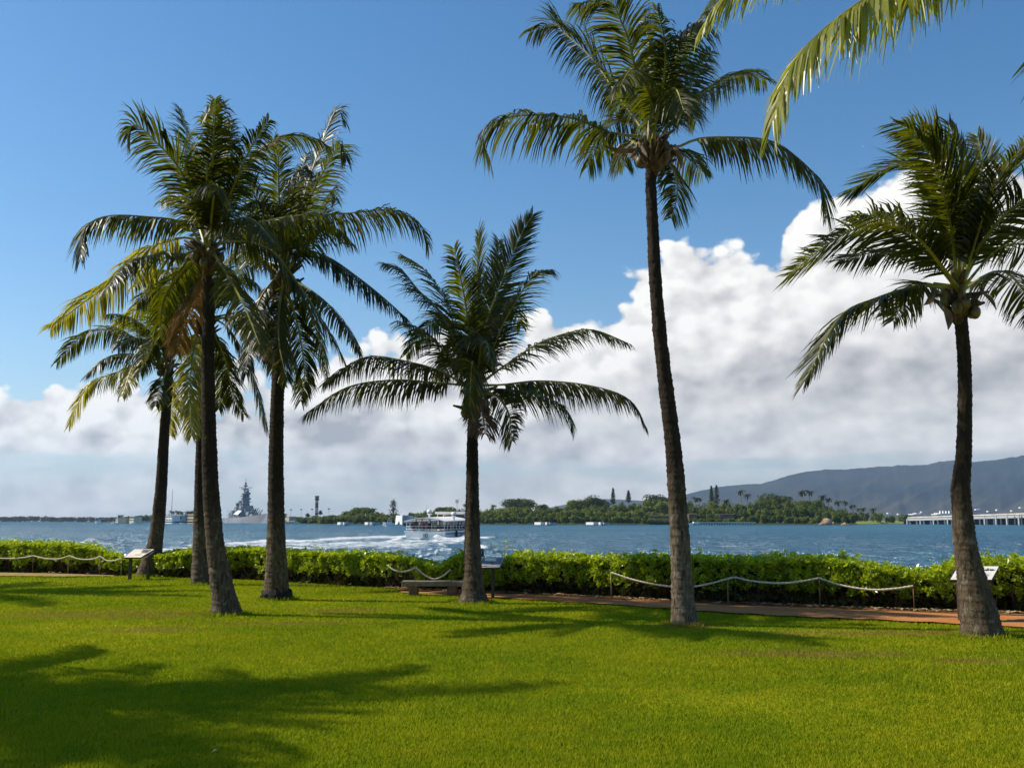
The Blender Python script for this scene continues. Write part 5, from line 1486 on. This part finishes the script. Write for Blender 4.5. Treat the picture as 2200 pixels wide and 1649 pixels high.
simple('pier', 'dark low pier between the concrete pier and the mooring quays', 'pier', [('deck', 'dark_pier', [(662.2, 1121.6, 722, 1125.8, 951, 10)]), ('light_pole', 'dark_pier', [(662.2, 1119.8, 716, 1120.4, 950.5, 1)])])
def parked_car(label, px, Y, z):
    p = P(px, 1119, Y); root = empty('parked_car', (p.x, Y, z), label, 'car', 'cars parked on the pier')
    m = MB(); m.box((0, 0, 0.75), (4.6, 1.8, 0.7)); m.build('body', M['white_c'], root)
    m = MB(); m.box((0, 0, 1.35), (2.8, 1.6, 0.6), taper=0.75); m.build('cabin', M['glass'], root)
    for x in (-1.4, 1.4):
        for y in (-.85, .85):
            m = MB(); m.tube([(x, y - .1, .35), (x, y + .1, .35)], 0.34, 10); m.build('wheel', M['black'], root)
pz = P(600, 1120.5, 950).z
parked_car('left parked car on the concrete pier below the tan shed', 612, 955, pz); parked_car('right parked car on the concrete pier', 628, 955, pz)
def pole(label, px, yt, yb, Y, mat='grey_c', r=0.35, lamp=True, name='light_pole', cat='light pole', grp='tall light poles on the far shore'):
    t = P(px, yt, Y); b = P(px, yb, Y); root = empty(name, (t.x, Y, b.z), label, cat, grp)
    m = MB(); m.tube([(0, 0, 0), (0, 0, t.z - b.z)], [r, r * .6], 6); m.build('pole', M[mat], root)
    if lamp: m = MB(); m.lathe([(r * 1.0, -0.8), (r * 5, -0.5), (r * 5, 0.3)], (0, 0, t.z - b.z), 8); m.build('lamp_ring', M['navy_d'], root)
pole('thin light pole above the tan shed', 625, 1094, 1120, 1000, r=.2); pole('second thin light pole, above the brown shed', 647, 1093.5, 1120, 1000, r=.2)
pole('light pole left of the striped tower', 670.5, 1093, 1121, 950, r=.22); pole('light pole right of the striped tower', 706.5, 1092, 1121, 950, r=.22)
pole('pale pole in front of the trees above the second quay', 786, 1102, 1116, 730, 'conc', .28, False)
pole('thin grey mast behind the tour boat canopy', 916.5, 1083, 1115, 700, 'grey_c', .14, False)
pole('slim red radio mast between the leftmost trunks', 371, 1050, 1110, 1600, 'red_w', .5, False, 'radio_mast', 'radio mast', None)
# striped control tower
def tower():
    Y = 1100.0; c = P(680, 1111, Y); t = P(680, 1065, Y); h = t.z - c.z
    root = empty('control_tower', (c.x, Y, c.z - 3), 'red and white banded control tower rising left of the wooded slope', 'tower')
    w = 2.9; n = 7
    for k in range(n):
        m = MB(); z0 = 3 + h * 0.80 * k / n; z1 = 3 + h * 0.80 * (k + 1) / n - 0.1
        m.box((0, 0, (z0 + z1) / 2), (w, w, z1 - z0)); m.build('tower_band', M['red_w' if k in (1, 3, 4, 5) and k != 3 or k == 1 else 'pale_w'], root)
    m = MB(); m.lathe([(1.8, 3 + h * .80), (2.7, 3 + h * .84), (2.7, 3 + h * .87)], (0, 0, 0), 8, smooth=False); m.build('gallery', M['navy_d'], root)
    m = MB(); m.lathe([(2.0, 3 + h * .87), (2.0, 3 + h * .95)], (0, 0, 0), 8, smooth=False); m.build('cab', M['glass'], root)
    m = MB(); m.lathe([(2.5, 3 + h * .95), (2.6, 3 + h), (1.8, 3 + h * 1.01)], (0, 0, 0), 8, smooth=False); m.build('roof', M['navy_d'], root)
tower()
# dock, rocks, bridge
def dock():
    Y = 700.0; wl = 1119 + 2.7 * F_PX / Y
    l = P(1480, 1121, Y); r = P(1624, 1121, Y); off = Vector(((l.x + r.x) / 2, Y, WZ))
    root = empty('dock', off, 'long low white dock on short posts below the red brown houses', 'dock')
    m = MB(); bx(m, 1490, 1121, 1624, 1122.6, Y, 3); m.build('deck', M['white_c'], root, off)
    m = MB()
    for k in range(24): x = 1492 + k * 5.6; bx(m, x, 1122.6, x + 2.2, wl + 1.0, Y + 0.3, 2.0)
    m.build('posts', M['conc'], root, off)
    m = MB(); bx(m, 1478, 1123, 1490, wl + 1, Y - 1, 5); bx(m, 1490.2, 1120.2, 1502.5, 1125, Y - 1, 4); m.build('float', M['white_c'], root, off)
dock()
def rocks(label, px0, px1, ytop, Y, seed):
    rng = random.Random(seed); l = P(px0, 1119, Y).x; r = P(px1, 1119, Y).x; h = P(px0, ytop, Y).z - WZ; w = r - l
    m = MB()
    for k in range(26):
        t = rng.random(); x = (t - .5) * w * 0.95; hh = h * max(0.15, 1 - abs(t - 0.62) * 2.0) * rng.uniform(0.5, 1)
        m.ball((x, rng.uniform(-3, 3), hh * 0.35), hh * 0.62, 0, 9, 6, (rng.uniform(.7, 1.4), 1, rng.uniform(.8, 1.1)))
    for i, v in enumerate(m.v):
        q = 0.12 * h * mnoise.noise(Vector(v) * 0.6 + Vector((seed, 0, 0))); m.v[i] = (v[0] + q, v[1], v[2] + q)
    m.sm = [False] * len(m.sm)
    o = m.build('shore_rocks', M['rock']); o.location = ((l + r) / 2, Y, WZ); tag(o, label, 'rocks')
rocks('pale tan rock mound at the tip of the wooded island', 1748, 1790, 1109, 715, 3)
rocks('low brown rocks right of the tan rock mound', 1803, 1824, 1120, 712, 4)
def bridge():
    # deck climbs and comes nearer to the right
    A = (1950, 1109.5, 900.0); Bp = (2330, 1096.0, 640.0); n = 24
    a0 = P(*A); off = Vector((a0.x, a0.y, WZ))
    root = empty('road_bridge', off, 'long low white road bridge on piers at the right, cut by the right palm trunk', 'bridge')
    def pt(t, dy): return P(A[0] + (Bp[0] - A[0]) * t, A[1] + (Bp[1] - A[1]) * t + dy, A[2] + (Bp[2] - A[2]) * t)
    def run(name, mat, d0, d1, back, extra=0):
        m = MB()
        for k in range(n):
            t0, t1 = k / n, (k + 1) / n
            s0 = 1 + 0.42 * t0; s1 = 1 + 0.42 * t1
            a, b, c, d = pt(t0, d0 * s0), pt(t1, d0 * s1), pt(t1, d1 * s1), pt(t0, d1 * s0)
            q = Vector((back * .3, back, 0))
            m.add([a, b, c, d, a + q, b + q, c + q, d + q], [(3, 2, 1, 0), (4, 5, 6, 7), (0, 1, 5, 4), (2, 3, 7, 6), (1, 2, 6, 5), (3, 0, 4, 7)])
        return m.build(name, M[mat], root, off)
    run('parapet', 'conc', 0.5, 3.0, 0.6); run('deck', 'dark_pier', 3.1, 4.0, 11); run('girder', 'grey_c', 4.1, 8.6, 9)  # dark deck edge stands in for the shadow line under the parapet
    for t in (0.005, 0.08, 0.155, 0.235, 0.31, 0.38, 0.445, 0.51, 0.572, 0.64, 0.71, 0.8, 0.9):
        p = pt(t, 4.6); z0 = WZ - 1
        m = MB(); m.box((p.x, p.y + 3, (p.z + z0) / 2), (1.0, 2.0, p.z - z0)); m.build('pier_column', M['grey_c'], root, off)
    for k in range(26):
        m = MB(); t = k / 25; p = pt(t, 7.4); m.box((p.x + 2, p.y + 9, (p.z + WZ - 1) / 2), (4.2, 1.6, p.z - WZ + 1)); m.build('pile_shade_backing', M['dark_pier'], root, off)  # dark piles widened into a backing that stands in for under-deck shade
bridge()
for k, (x0, y0, x1, y1, lab) in enumerate(((2012, 1098, 2047, 1104, 'white ship superstructure with posts beyond the bridge'), (1962, 1099, 1992, 1104, 'low white building beyond the left end of the bridge'))):
    simple('far_ship' if k == 0 else 'far_building', lab, 'ship' if k == 0 else 'building', [('hull' if k == 0 else 'wall', 'white_c', [(x0, y1 - 0.6, x1, y1 + 1.2, 1500, 20), (x0 + 6, y1 - 2.2, x1 - 14, y1 - 0.7, 1504, 12)]),
        ('masts' if k == 0 else 'vents', 'white_c', [(x0 + 8 + q * 6.5, y0 - (1.0 if k == 0 else -3), x0 + 9.2 + q * 6.5, y1 - 1, 1503, 4) for q in range(4 if k == 0 else 2)])])

# ------------------------------------------------------------------ island ground and woods
def land(name, pts, Yb, z, mat):
    """pts: (px, py of the water's edge); runs back to Yb"""
    n = len(pts); V = []
    for f in range(6):
        for (px, py) in pts:
            a = W(px, py); k = (0, 0.01, 0.03, 0.1, 0.4, 1.0)[f]
            Y = a.y + (Yb - a.y) * k if f else a.y
            hz = (-0.8, 0.25, 0.4, z * .5, z, z)[f] if f else -1.0
            V.append((a.x * Y / a.y, Y, WZ + hz))
    o = grid_mesh(name, V, n, 6, M[mat]); return tag(o, kind='structure')
land('island', [(660, 1125.6), (800, 1126.4), (1000, 1126.6), (1200, 1126.8), (1400, 1126.9), (1600, 1126.8), (1750, 1126.6), (1840, 1126.4)], 1500, 1.8, 'island')
land('island', [(1825, 1126.0), (1860, 1125.6), (1900, 1125.0), (1950, 1124.3)], 1300, 3.2, 'grass_far')
land('island', [(-400, 1120.9), (0, 1121.0), (160, 1121.3), (220, 1122.6), (300, 1123.2), (400, 1123.4), (440, 1122.4), (600, 1122.4), (640, 1123.6), (662, 1124.8)], 6000, 0.9, 'island')
land('island', [(1900, 1121.5), (2100, 1121.5), (2700, 1121.5)], 9000, 1.6, 'island')

def crown_cards(V, T, c, rx, ry, rz, n, size, rng, tint):
    """leaf clusters spread through the outer part of a lobed crown"""
    lobes = [(Vector((rng.uniform(-.55, .55) * rx, rng.uniform(-.55, .55) * ry, rng.uniform(-.25, .5) * rz)), rng.uniform(.42, .62)) for _ in range(9)] + [(Vector((0, 0, 0)), .68)]
    for i in range(n):
        lo, k = rng.choice(lobes)
        d = Vector((rng.gauss(0, 1), rng.gauss(0, 1), rng.gauss(0.25, 1))).normalized()
        p = c + lo + Vector((d.x * rx, d.y * ry, d.z * rz)) * k * rng.uniform(0.78, 1.03)
        if p.z < c.z - rz * 0.75: continue
        nrm = (d + Vector((rng.uniform(-.6, .6), rng.uniform(-.6, .6), rng.uniform(-.4, .6)))).normalized()
        u = nrm.orthogonal().normalized(); w = nrm.cross(u); a = rng.uniform(0, 6.28)
        u, w = u * math.cos(a) + w * math.sin(a), w * math.cos(a) - u * math.sin(a)
        s = size * rng.uniform(0.6, 1.3)
        V += [p - u * s, p - w * s * .55, p + u * s, p + w * s * .55]; T.append(min(1, max(0, tint + rng.uniform(-.25, .25))))
ISL_TOP = [(640, 1112), (660, 1110), (700, 1109), (720, 1106), (750, 1099), (775, 1092), (800, 1097), (830, 1104), (870, 1104), (900, 1099), (930, 1102), (960, 1092), (990, 1096), (1020, 1097), (1060, 1094), (1080, 1088),
           (1120, 1086), (1160, 1090), (1200, 1089), (1240, 1084), (1300, 1086), (1340, 1082), (1380, 1080), (1430, 1076), (1480, 1080), (1520, 1082), (1560, 1084), (1600, 1082), (1640, 1078), (1700, 1076), (1740, 1080), (1780, 1090), (1830, 1100), (1850, 1106)]
def woods():
    rng = random.Random(9); V = []; T = []
    for row, (Y, frac, step) in enumerate(((724, 0.42, 8), (760, 0.66, 12), (800, 0.86, 13), (850, 1.0, 13))):
        px = 690 if row < 2 else 650
        while px < (1838 if row < 2 else 1836):
            top = float(np.interp(px, [p[0] for p in ISL_TOP], [p[1] for p in ISL_TOP]))
            hpx = (1121 - top) * frac * rng.uniform(0.85, 1.10)
            if row == 0: hpx = rng.uniform(9, 15)
            if row == 0 and (1385 < px < 1450 or 1470 < px < 1590): hpx = rng.uniform(7, 9)
            if row == 1 and (1385 < px < 1450 or 1470 < px < 1590): hpx *= 0.7; 
            c = P(px, 1121, Y); hm = hpx / F_PX * Y; rx = step / F_PX * Y * rng.uniform(0.65, 1.05)
            cc = Vector((c.x, Y + rng.uniform(-6, 6), WZ + 1 + hm * 0.55))
            dark = mnoise.noise(Vector((px * 0.02, row * 3.7, 0)))
            crown_cards(V, T, cc, rx, rx, hm * 0.55 + 0.6, int(420 + rx * 30), 0.85, rng, 0.55 + 0.5 * dark - (0.12 if row >= 2 else 0))
            px += step * rng.uniform(0.6, 1.1)
    o = np_mesh('island_woods', np.array([tuple(v) for v in V], dtype=np.float32), 4, M['tree_far'], col=T)
    tag(o, 'dense green woods and mangroves covering the island across the water', 'woods', kind='stuff')
woods()
def far_woods(name, label, x0, x1, prof, Ys, mat, seed, step=9, size=1.0, n=120):
    rng = random.Random(seed); V = []; T = []
    for Y in Ys:
        px = x0
        while px < x1:
            top = float(np.interp(px, [p[0] for p in prof], [p[1] for p in prof])) + rng.uniform(-0.6, 1.2)
            bot = 1119 + 2.7 * F_PX / Y; hm = (bot - top) / F_PX * Y; rx = step / F_PX * Y * rng.uniform(.6, 1.1)
            c = P(px, 1119, Y)
            crown_cards(V, T, Vector((c.x, Y + rng.uniform(-15, 15), WZ + hm * 0.5)), rx, rx, hm * 0.52, n, size, rng, rng.uniform(.3, .7)); px += step * rng.uniform(.5, .9)
    o = np_mesh(name, np.array([tuple(v) for v in V], dtype=np.float32), 4, M[mat], col=T); tag(o, label, 'woods', kind='stuff')
far_woods('shoreline_woods', 'low grey green wooded shore at the far left horizon', -200, 345, [(-200, 1110), (0, 1110), (60, 1108.5), (130, 1111), (200, 1110.5), (240, 1111), (290, 1108), (345, 1104)], (2300, 2450), 'tree_left', 4, 9, 2.6, 90)
far_woods('shoreline_woods', 'dark trees behind the cream and orange buildings', 292, 440, [(292, 1109), (320, 1105), (345, 1104), (380, 1106), (440, 1106)], (1220,), 'tree_dk', 5, 8, 1.2, 100)
far_woods('shoreline_woods', 'trees beyond the green spit left of the bridge', 1840, 1960, [(1840, 1103), (1855, 1099), (1885, 1098), (1893, 1106), (1920, 1108), (1940, 1104), (1960, 1108)], (1000,), 'tree_far', 6, 8, 1.0, 130)
far_woods('shoreline_woods', 'dark trees before the hangar and striped tower', 648, 735, [(648, 1112), (665, 1107), (690, 1106), (715, 1108), (735, 1108)], (1090,), 'tree_dk', 8, 8, 1.0, 130)

# single trees of the island one can tell apart
def big_tree(label, px, ytop, wpx, Y, mat='tree_far', seed=1, tint=.45):
    rng = random.Random(seed); c = P(px, 1119, Y); top = P(px, ytop, Y).z; z0 = WZ + 1.6; hm = top - z0; rx = wpx / 2 / F_PX * Y
    root = empty('broad_tree', (c.x, Y, z0), label, 'tree', 'broad trees on the island'); off = Vector((c.x, Y, z0))
    V = []; T = []; crown_cards(V, T, Vector((c.x, Y, z0 + hm * 0.62)), rx, rx * .8, hm * 0.40, 2600, 0.85, rng, tint)
    crown_cards(V, T, Vector((c.x, Y, z0 + hm * 0.70)), rx * .7, rx * .6, hm * 0.34, 1300, 0.85, rng, tint + .1)
    np_mesh('crown', np.array([tuple(v - off) for v in V], dtype=np.float32), 4, M[mat], root, col=T)
    m = MB(); m.tube([(0, 0, -1), (0.3, 0, hm * 0.35), (0, 0, hm * 0.6)], [0.9, 0.6, 0.3], 7)
    for a in range(5): m.tube([(0, 0, hm * .3), (math.cos(a * 1.26) * rx * .5, math.sin(a * 1.26) * rx * .5, hm * .65)], [0.4, 0.15], 5)
    m.build('trunk', M['bark_far'], root)
big_tree('wide domed dark tree right of the middle palm, largest of the far trees there', 1120, 1070, 92, 880, 'tree_dk', 1, .5)
big_tree('wide domed dark tree left of the two slim pines', 1275, 1065, 78, 880, 'tree_dk', 2, .5)
big_tree('olive tree left of the domed tree beside the pines', 1238, 1074, 56, 860, 'tree_far', 3, .6)
big_tree('flat topped dark tree just left of the tall curved palm trunk', 1412, 1062, 66, 900, 'tree_dk', 4, .45)
big_tree('low wide dark tree crowning the right half of the island', 1665, 1062, 96, 880, 'tree_dk', 5, .5)
big_tree('round green tree right of centre on the island tip', 1745, 1072, 70, 860, 'tree_far', 6, .35)
big_tree('dark round tree on the hilltop above the mooring quays at left', 776, 1090, 62, 860, 'tree_far', 7, .5)
big_tree('tree behind the tour boat canopy', 960, 1089, 56, 860, 'tree_far', 8, .4)
big_tree('brown tinged tree between the two domed trees', 1166, 1084, 34, 860, 'tree_dk', 9, .8)
big_tree('light green round tree beside the tall curved trunk', 1432, 1078, 44, 790, 'tree_far', 10, .8)
def cone_tree(label, px, ytop, ybot, wpx, Y, mat='tree_dk', loose=False, seed=1):
    rng = random.Random(seed); t = P(px, ytop, Y); b = P(px, ybot, Y); z0 = WZ + 1.6; h = t.z - z0; hv = t.z - b.z; off = Vector((t.x, Y, z0))
    root = empty('pine_tree', off, label, 'tree', 'slim pines on the far shore'); V = []; T = []; rw = wpx / 2 / F_PX * Y * (1.0 if loose else 1.45)
    tiers = 26
    for k in range(tiers):
        u = k / tiers; z = h - hv * (1 - u) * 1.0; rr = rw * (1 - u) ** 0.75 * (1.0 if k % 2 else 0.72) + 0.15
        for q in range(22 if not loose else 14):
            a = rng.uniform(0, 6.28); r = rr * rng.uniform(.3, 1.05); s = 0.75 if not loose else 0.8
            p = Vector((math.cos(a) * r, math.sin(a) * r, z + rng.uniform(-.4, .4) + r * .15))
            if loose: p += Vector((rng.gauss(0, .8), rng.gauss(0, .8), rng.gauss(0, .8)))
            d = Vector((math.cos(a), math.sin(a), rng.uniform(.1, .8))); w = Vector((-math.sin(a), math.cos(a), rng.uniform(-.5, .5)))
            V += [p - d * s, p - w * s * .5, p + d * s, p + w * s * .5]; T.append(rng.uniform(.2, .7))
    np_mesh('crown', np.array([tuple(v) for v in V], dtype=np.float32), 4, M[mat], root, col=T)
    m = MB(); m.tube([(0, 0, -1), (0, 0, h * .98)], [0.45, 0.06], 6); m.build('trunk', M['bark_far'], root)
cone_tree('slim dark pine, left one of the pair right of the domed tree', 1317, 1048, 1082, 10, 860, seed=1)
cone_tree('slim dark pine, right one of the pair right of the domed tree', 1350, 1053, 1078, 10, 860, seed=2)
cone_tree('dark pine nearest to the tall curved palm trunk', 1528, 1043, 1078, 10, 860, seed=3)
cone_tree('dark pine with two tips, right neighbour of the one by the curved trunk', 1539, 1041, 1082, 13, 865, seed=4)
cone_tree('tall feathery grey green casuarina above the small motor boat', 846, 1074, 1108, 27, 800, 'tree_left', True, 5)
cone_tree('small dark pine just right of the striped tower', 688.5, 1097, 1104, 7, 1050, seed=6)
cone_tree('small dark pine left of the striped tower', 661, 1103, 1108, 7, 1050, seed=7)
# far palms
def far_palm_proto():
    rng = random.Random(3); V = []; T = []
    for k in range(22):
        a = k * 2.4; e0 = rng.uniform(-.3, 1.1); p = Vector((0, 0, 0)); L = 3.6
        prev = p
        for j in range(5):
            e = e0 - 1.5 * (j + .5) / 5
            d = Vector((math.cos(a) * math.cos(e), math.sin(a) * math.cos(e), math.sin(e))); q = prev + d * L / 5
            s = Vector((-math.sin(a), math.cos(a), -.5)) * 0.55 * (1 - j * .12); s2 = Vector((math.sin(a), -math.cos(a), -.5)) * 0.55 * (1 - j * .12)
            V += [prev, q, q + s, prev + s]; V += [prev, q, q + s2, prev + s2]; T += [.4, .5]; prev = q
    return V, T
FPV, FPT = far_palm_proto()
fp_me = None
def far_palm(label, px, ytop, Y, h=None, sc=1.0):
    """px, ytop: middle of the crown"""
    global fp_me
    c = P(px, ytop, Y); z0 = WZ + 1.6; h = c.z - z0
    root = empty('far_palm', (c.x, Y, z0), label, 'palm tree', 'tall palms across the water')
    if fp_me is None:
        o = np_mesh('crown', np.array([tuple(v) for v in FPV], dtype=np.float32), 4, M['tree_dk'], root, col=FPT); fp_me = o.data
    else: o = link('crown', fp_me, root)
    o.location = (0, 0, h); o.scale = (sc,) * 3; o.rotation_euler = (0, 0, px)
    m = MB(); m.tube([(0.4, 0, -1), (0.15, 0, h * .5), (0, 0, h)], [0.34, 0.26, 0.2], 6); m.build('trunk', M['bark_far'], root)
for (lab, px, py, Y, sc) in (
    ('tall palm, left and higher one of the pair right of the twin pines', 1592, 1055, 800, 1.15), ('tall palm, right one of the pair right of the twin pines', 1605, 1063, 790, 1.15),
    ('palm between the twin pines and the tall pair', 1560, 1075, 790, 1.2), ('palm with a wide top above the low dark tree, left of two', 1724, 1056, 850, 1.5), ('palm with a wide top above the low dark tree, right of two', 1739, 1056, 850, 1.3),
    ('palm low on the right slope of the island', 1767, 1066, 820, 1.3), ('palm right of and above the rock mound', 1780, 1072, 820, 1.1), ('bushy palm above the low brown rocks', 1800, 1078, 820, 1.2),
    ('palm at the right end of the island wood', 1815, 1078, 820, 1.0), ('lowest palm at the right end of the island wood', 1832, 1086, 820, 1.1), ('small far palm over the green spit, left', 1845, 1093, 1000, 1.1), ('small far palm over the green spit, middle', 1855, 1092, 1000, 1.1),
    ('small far palm over the green spit, right', 1875, 1093, 1000, 1.3), ('palm left of the first pine by the curved trunk', 1494, 1070, 850, 1.2), ('second palm left of the first pine by the curved trunk', 1502, 1071, 850, 1.0),
    ('small palm above the dark tree left of the broad domed one', 1060, 1086, 880, 1.0), ('palm showing just left of the middle palm trunk', 1002, 1083, 880, 1.2), ('palm on the hilltop above the second mooring quay', 801, 1094, 860, 1.2),
    ('dark palm right of the hilltop tree', 786, 1099, 850, 1.2), ('palm over the white glass fronted building, first from left', 370, 1099, 1230, 1.5), ('palm over the grey shed, second from left', 382, 1099, 1230, 1.5),
    ('palm over the grey shed, third from left', 389, 1100, 1230, 1.4), ('palm over the orange tan building, left', 402, 1101, 1230, 1.5), ('palm over the orange tan building, middle left', 406.5, 1099.5, 1230, 1.5),
    ('palm over the orange tan building, middle right', 411, 1099, 1230, 1.4), ('palm over the orange tan building, right', 418, 1100, 1230, 1.6), ('palm just right of the trunk before the battleship bow', 609, 1104, 1150, 1.6)):
    far_palm(lab, px, py, Y, sc=sc)

# ------------------------------------------------------------------ mountains
def mountains():
    prof = [(1050, 1114), (1150, 1096), (1250, 1076), (1290, 1071), (1340, 1073), (1400, 1076), (1450, 1068), (1480, 1060), (1540, 1046), (1600, 1040), (1640, 1038), (1670, 1030), (1700, 1020), (1740, 1012), (1780, 1008), (1820, 1008), (1880, 1003),
            (1945, 999), (2000, 998), (2025, 991), (2060, 988), (2085, 993), (2110, 991), (2150, 987), (2200, 979), (2300, 960), (2450, 950), (2600, 960)]
    xs = np.linspace(1050, 2600, 300); Yr = 9500.0; Yf = 6200.0; nv = 70; V = []
    for j in range(nv):
        v = j / (nv - 1)
        for px in xs:
            ty = float(np.interp(px, [p[0] for p in prof], [p[1] for p in prof]))
            hgt = P(px, ty, Yr).z - WZ
            Y = Yf + (Yr - Yf) * min(1.0, v * 1.15) + (1200 * max(0, v - 0.87) / 0.13)
            X = (px - 1100) / F_PX / 1.0093 * Y
            s = min(1.0, v * 1.15)
            rid = mnoise.fractal(Vector((px * 0.012 + 3.0 * (1 - s), s * 1.4, 4)), 0.9, 2.1, 6)
            gul = abs(mnoise.noise(Vector((px * 0.030 + s * 1.2, s * 0.8, 1.7)))) * 0.5 + abs(mnoise.noise(Vector((px * 0.08 - s * 1.5, s * 1.2, 5.7)))) * 0.22
            prof_s = s ** 1.7 * 0.93 + 0.07 * s
            z = hgt * (prof_s * (1 + 0.0 * rid) + (rid * 0.13 - gul * 0.13 + 0.03) * math.sin(min(1, s) * math.pi) * 0.9)
            z += hgt * 0.02 * mnoise.noise(Vector((px * 0.07, 2, 2))) * s
            if v > 0.87: z = hgt * (1 - (v - 0.87) / 0.13 * 0.5) + hgt * 0.02 * mnoise.noise(Vector((px * 0.07, 2, 2)))
            V.append((X, Y, max(WZ - 5, WZ + z)))
    m, t, b = new_mat('mountain_slopes')
    geo = t.n('ShaderNodeNewGeometry').outputs['Position']
    c = t.mix(t.sm(t.noise(geo, 0.0011, 6, 0.6), 0.40, 0.62), (0.016, 0.024, 0.014), (0.048, 0.044, 0.030))
    sep = t.n('ShaderNodeSeparateXYZ'); t.link(geo, sep.inputs[0])
    c = t.mix(t.sm(sep.outputs[2], 260.0, 90.0, 0.0, 0.6), c, (0.09, 0.075, 0.05))
    t.put(b.inputs['Base Color'], c); b.inputs['Roughness'].default_value = 1.0; b.inputs['Specular IOR Level'].default_value = 0.0
    M['mountain'] = m
    o = grid_mesh('mountains', V, len(xs), nv, m); tag(o, kind='structure')
mountains()
def far_town():
    rng = random.Random(4); 
    for k, (px, py, w) in enumerate(((2095, 1093, 6), (2101, 1092.5, 4), (1978, 1098.5, 5), (2121, 1097, 3), (2190, 1089, 8), (2172, 1096, 4), (2008, 1101, 4), (1928, 1103, 5), (1906, 1101, 6), (2140, 1094, 3))):
        Y = 5200; l, r, lo, hi = rect(px, py, px + w, py + 1.3, Y)
        m = MB(); m.box((0, 0, (hi - lo) / 2 - 1.5), (r - l, 20, hi - lo + 3)); m.box((0, 0, hi - lo + .6), ((r - l) * .9, 18, 1.0)); o = m.build('town_building', M['white_c']); o.location = ((l + r) / 2, Y, lo)
        tag(o, 'tiny pale building on the hazy plain under the mountains', 'building', 'tiny buildings under the mountains')
far_town()

# ------------------------------------------------------------------ haze over the harbour
def haze():
    m = bpy.data.materials.new('haze_air'); m.use_nodes = True; nt = m.node_tree; nt.nodes.clear()
    out = nt.nodes.new('ShaderNodeOutputMaterial'); v = nt.nodes.new('ShaderNodeVolumePrincipled')
    v.inputs['Color'].default_value = (0.52, 0.72, 1.0, 1); v.inputs['Density'].default_value = HAZE_D; v.inputs['Anisotropy'].default_value = 0.35
    nt.links.new(v.outputs[0], out.inputs['Volume'])
    mb = MB(); mb.box((1500, 5900, 325), (15000, 12400, 656)); o = mb.build('haze', m); tag(o, kind='stuff')
HAZE_D = 0.00006
haze()
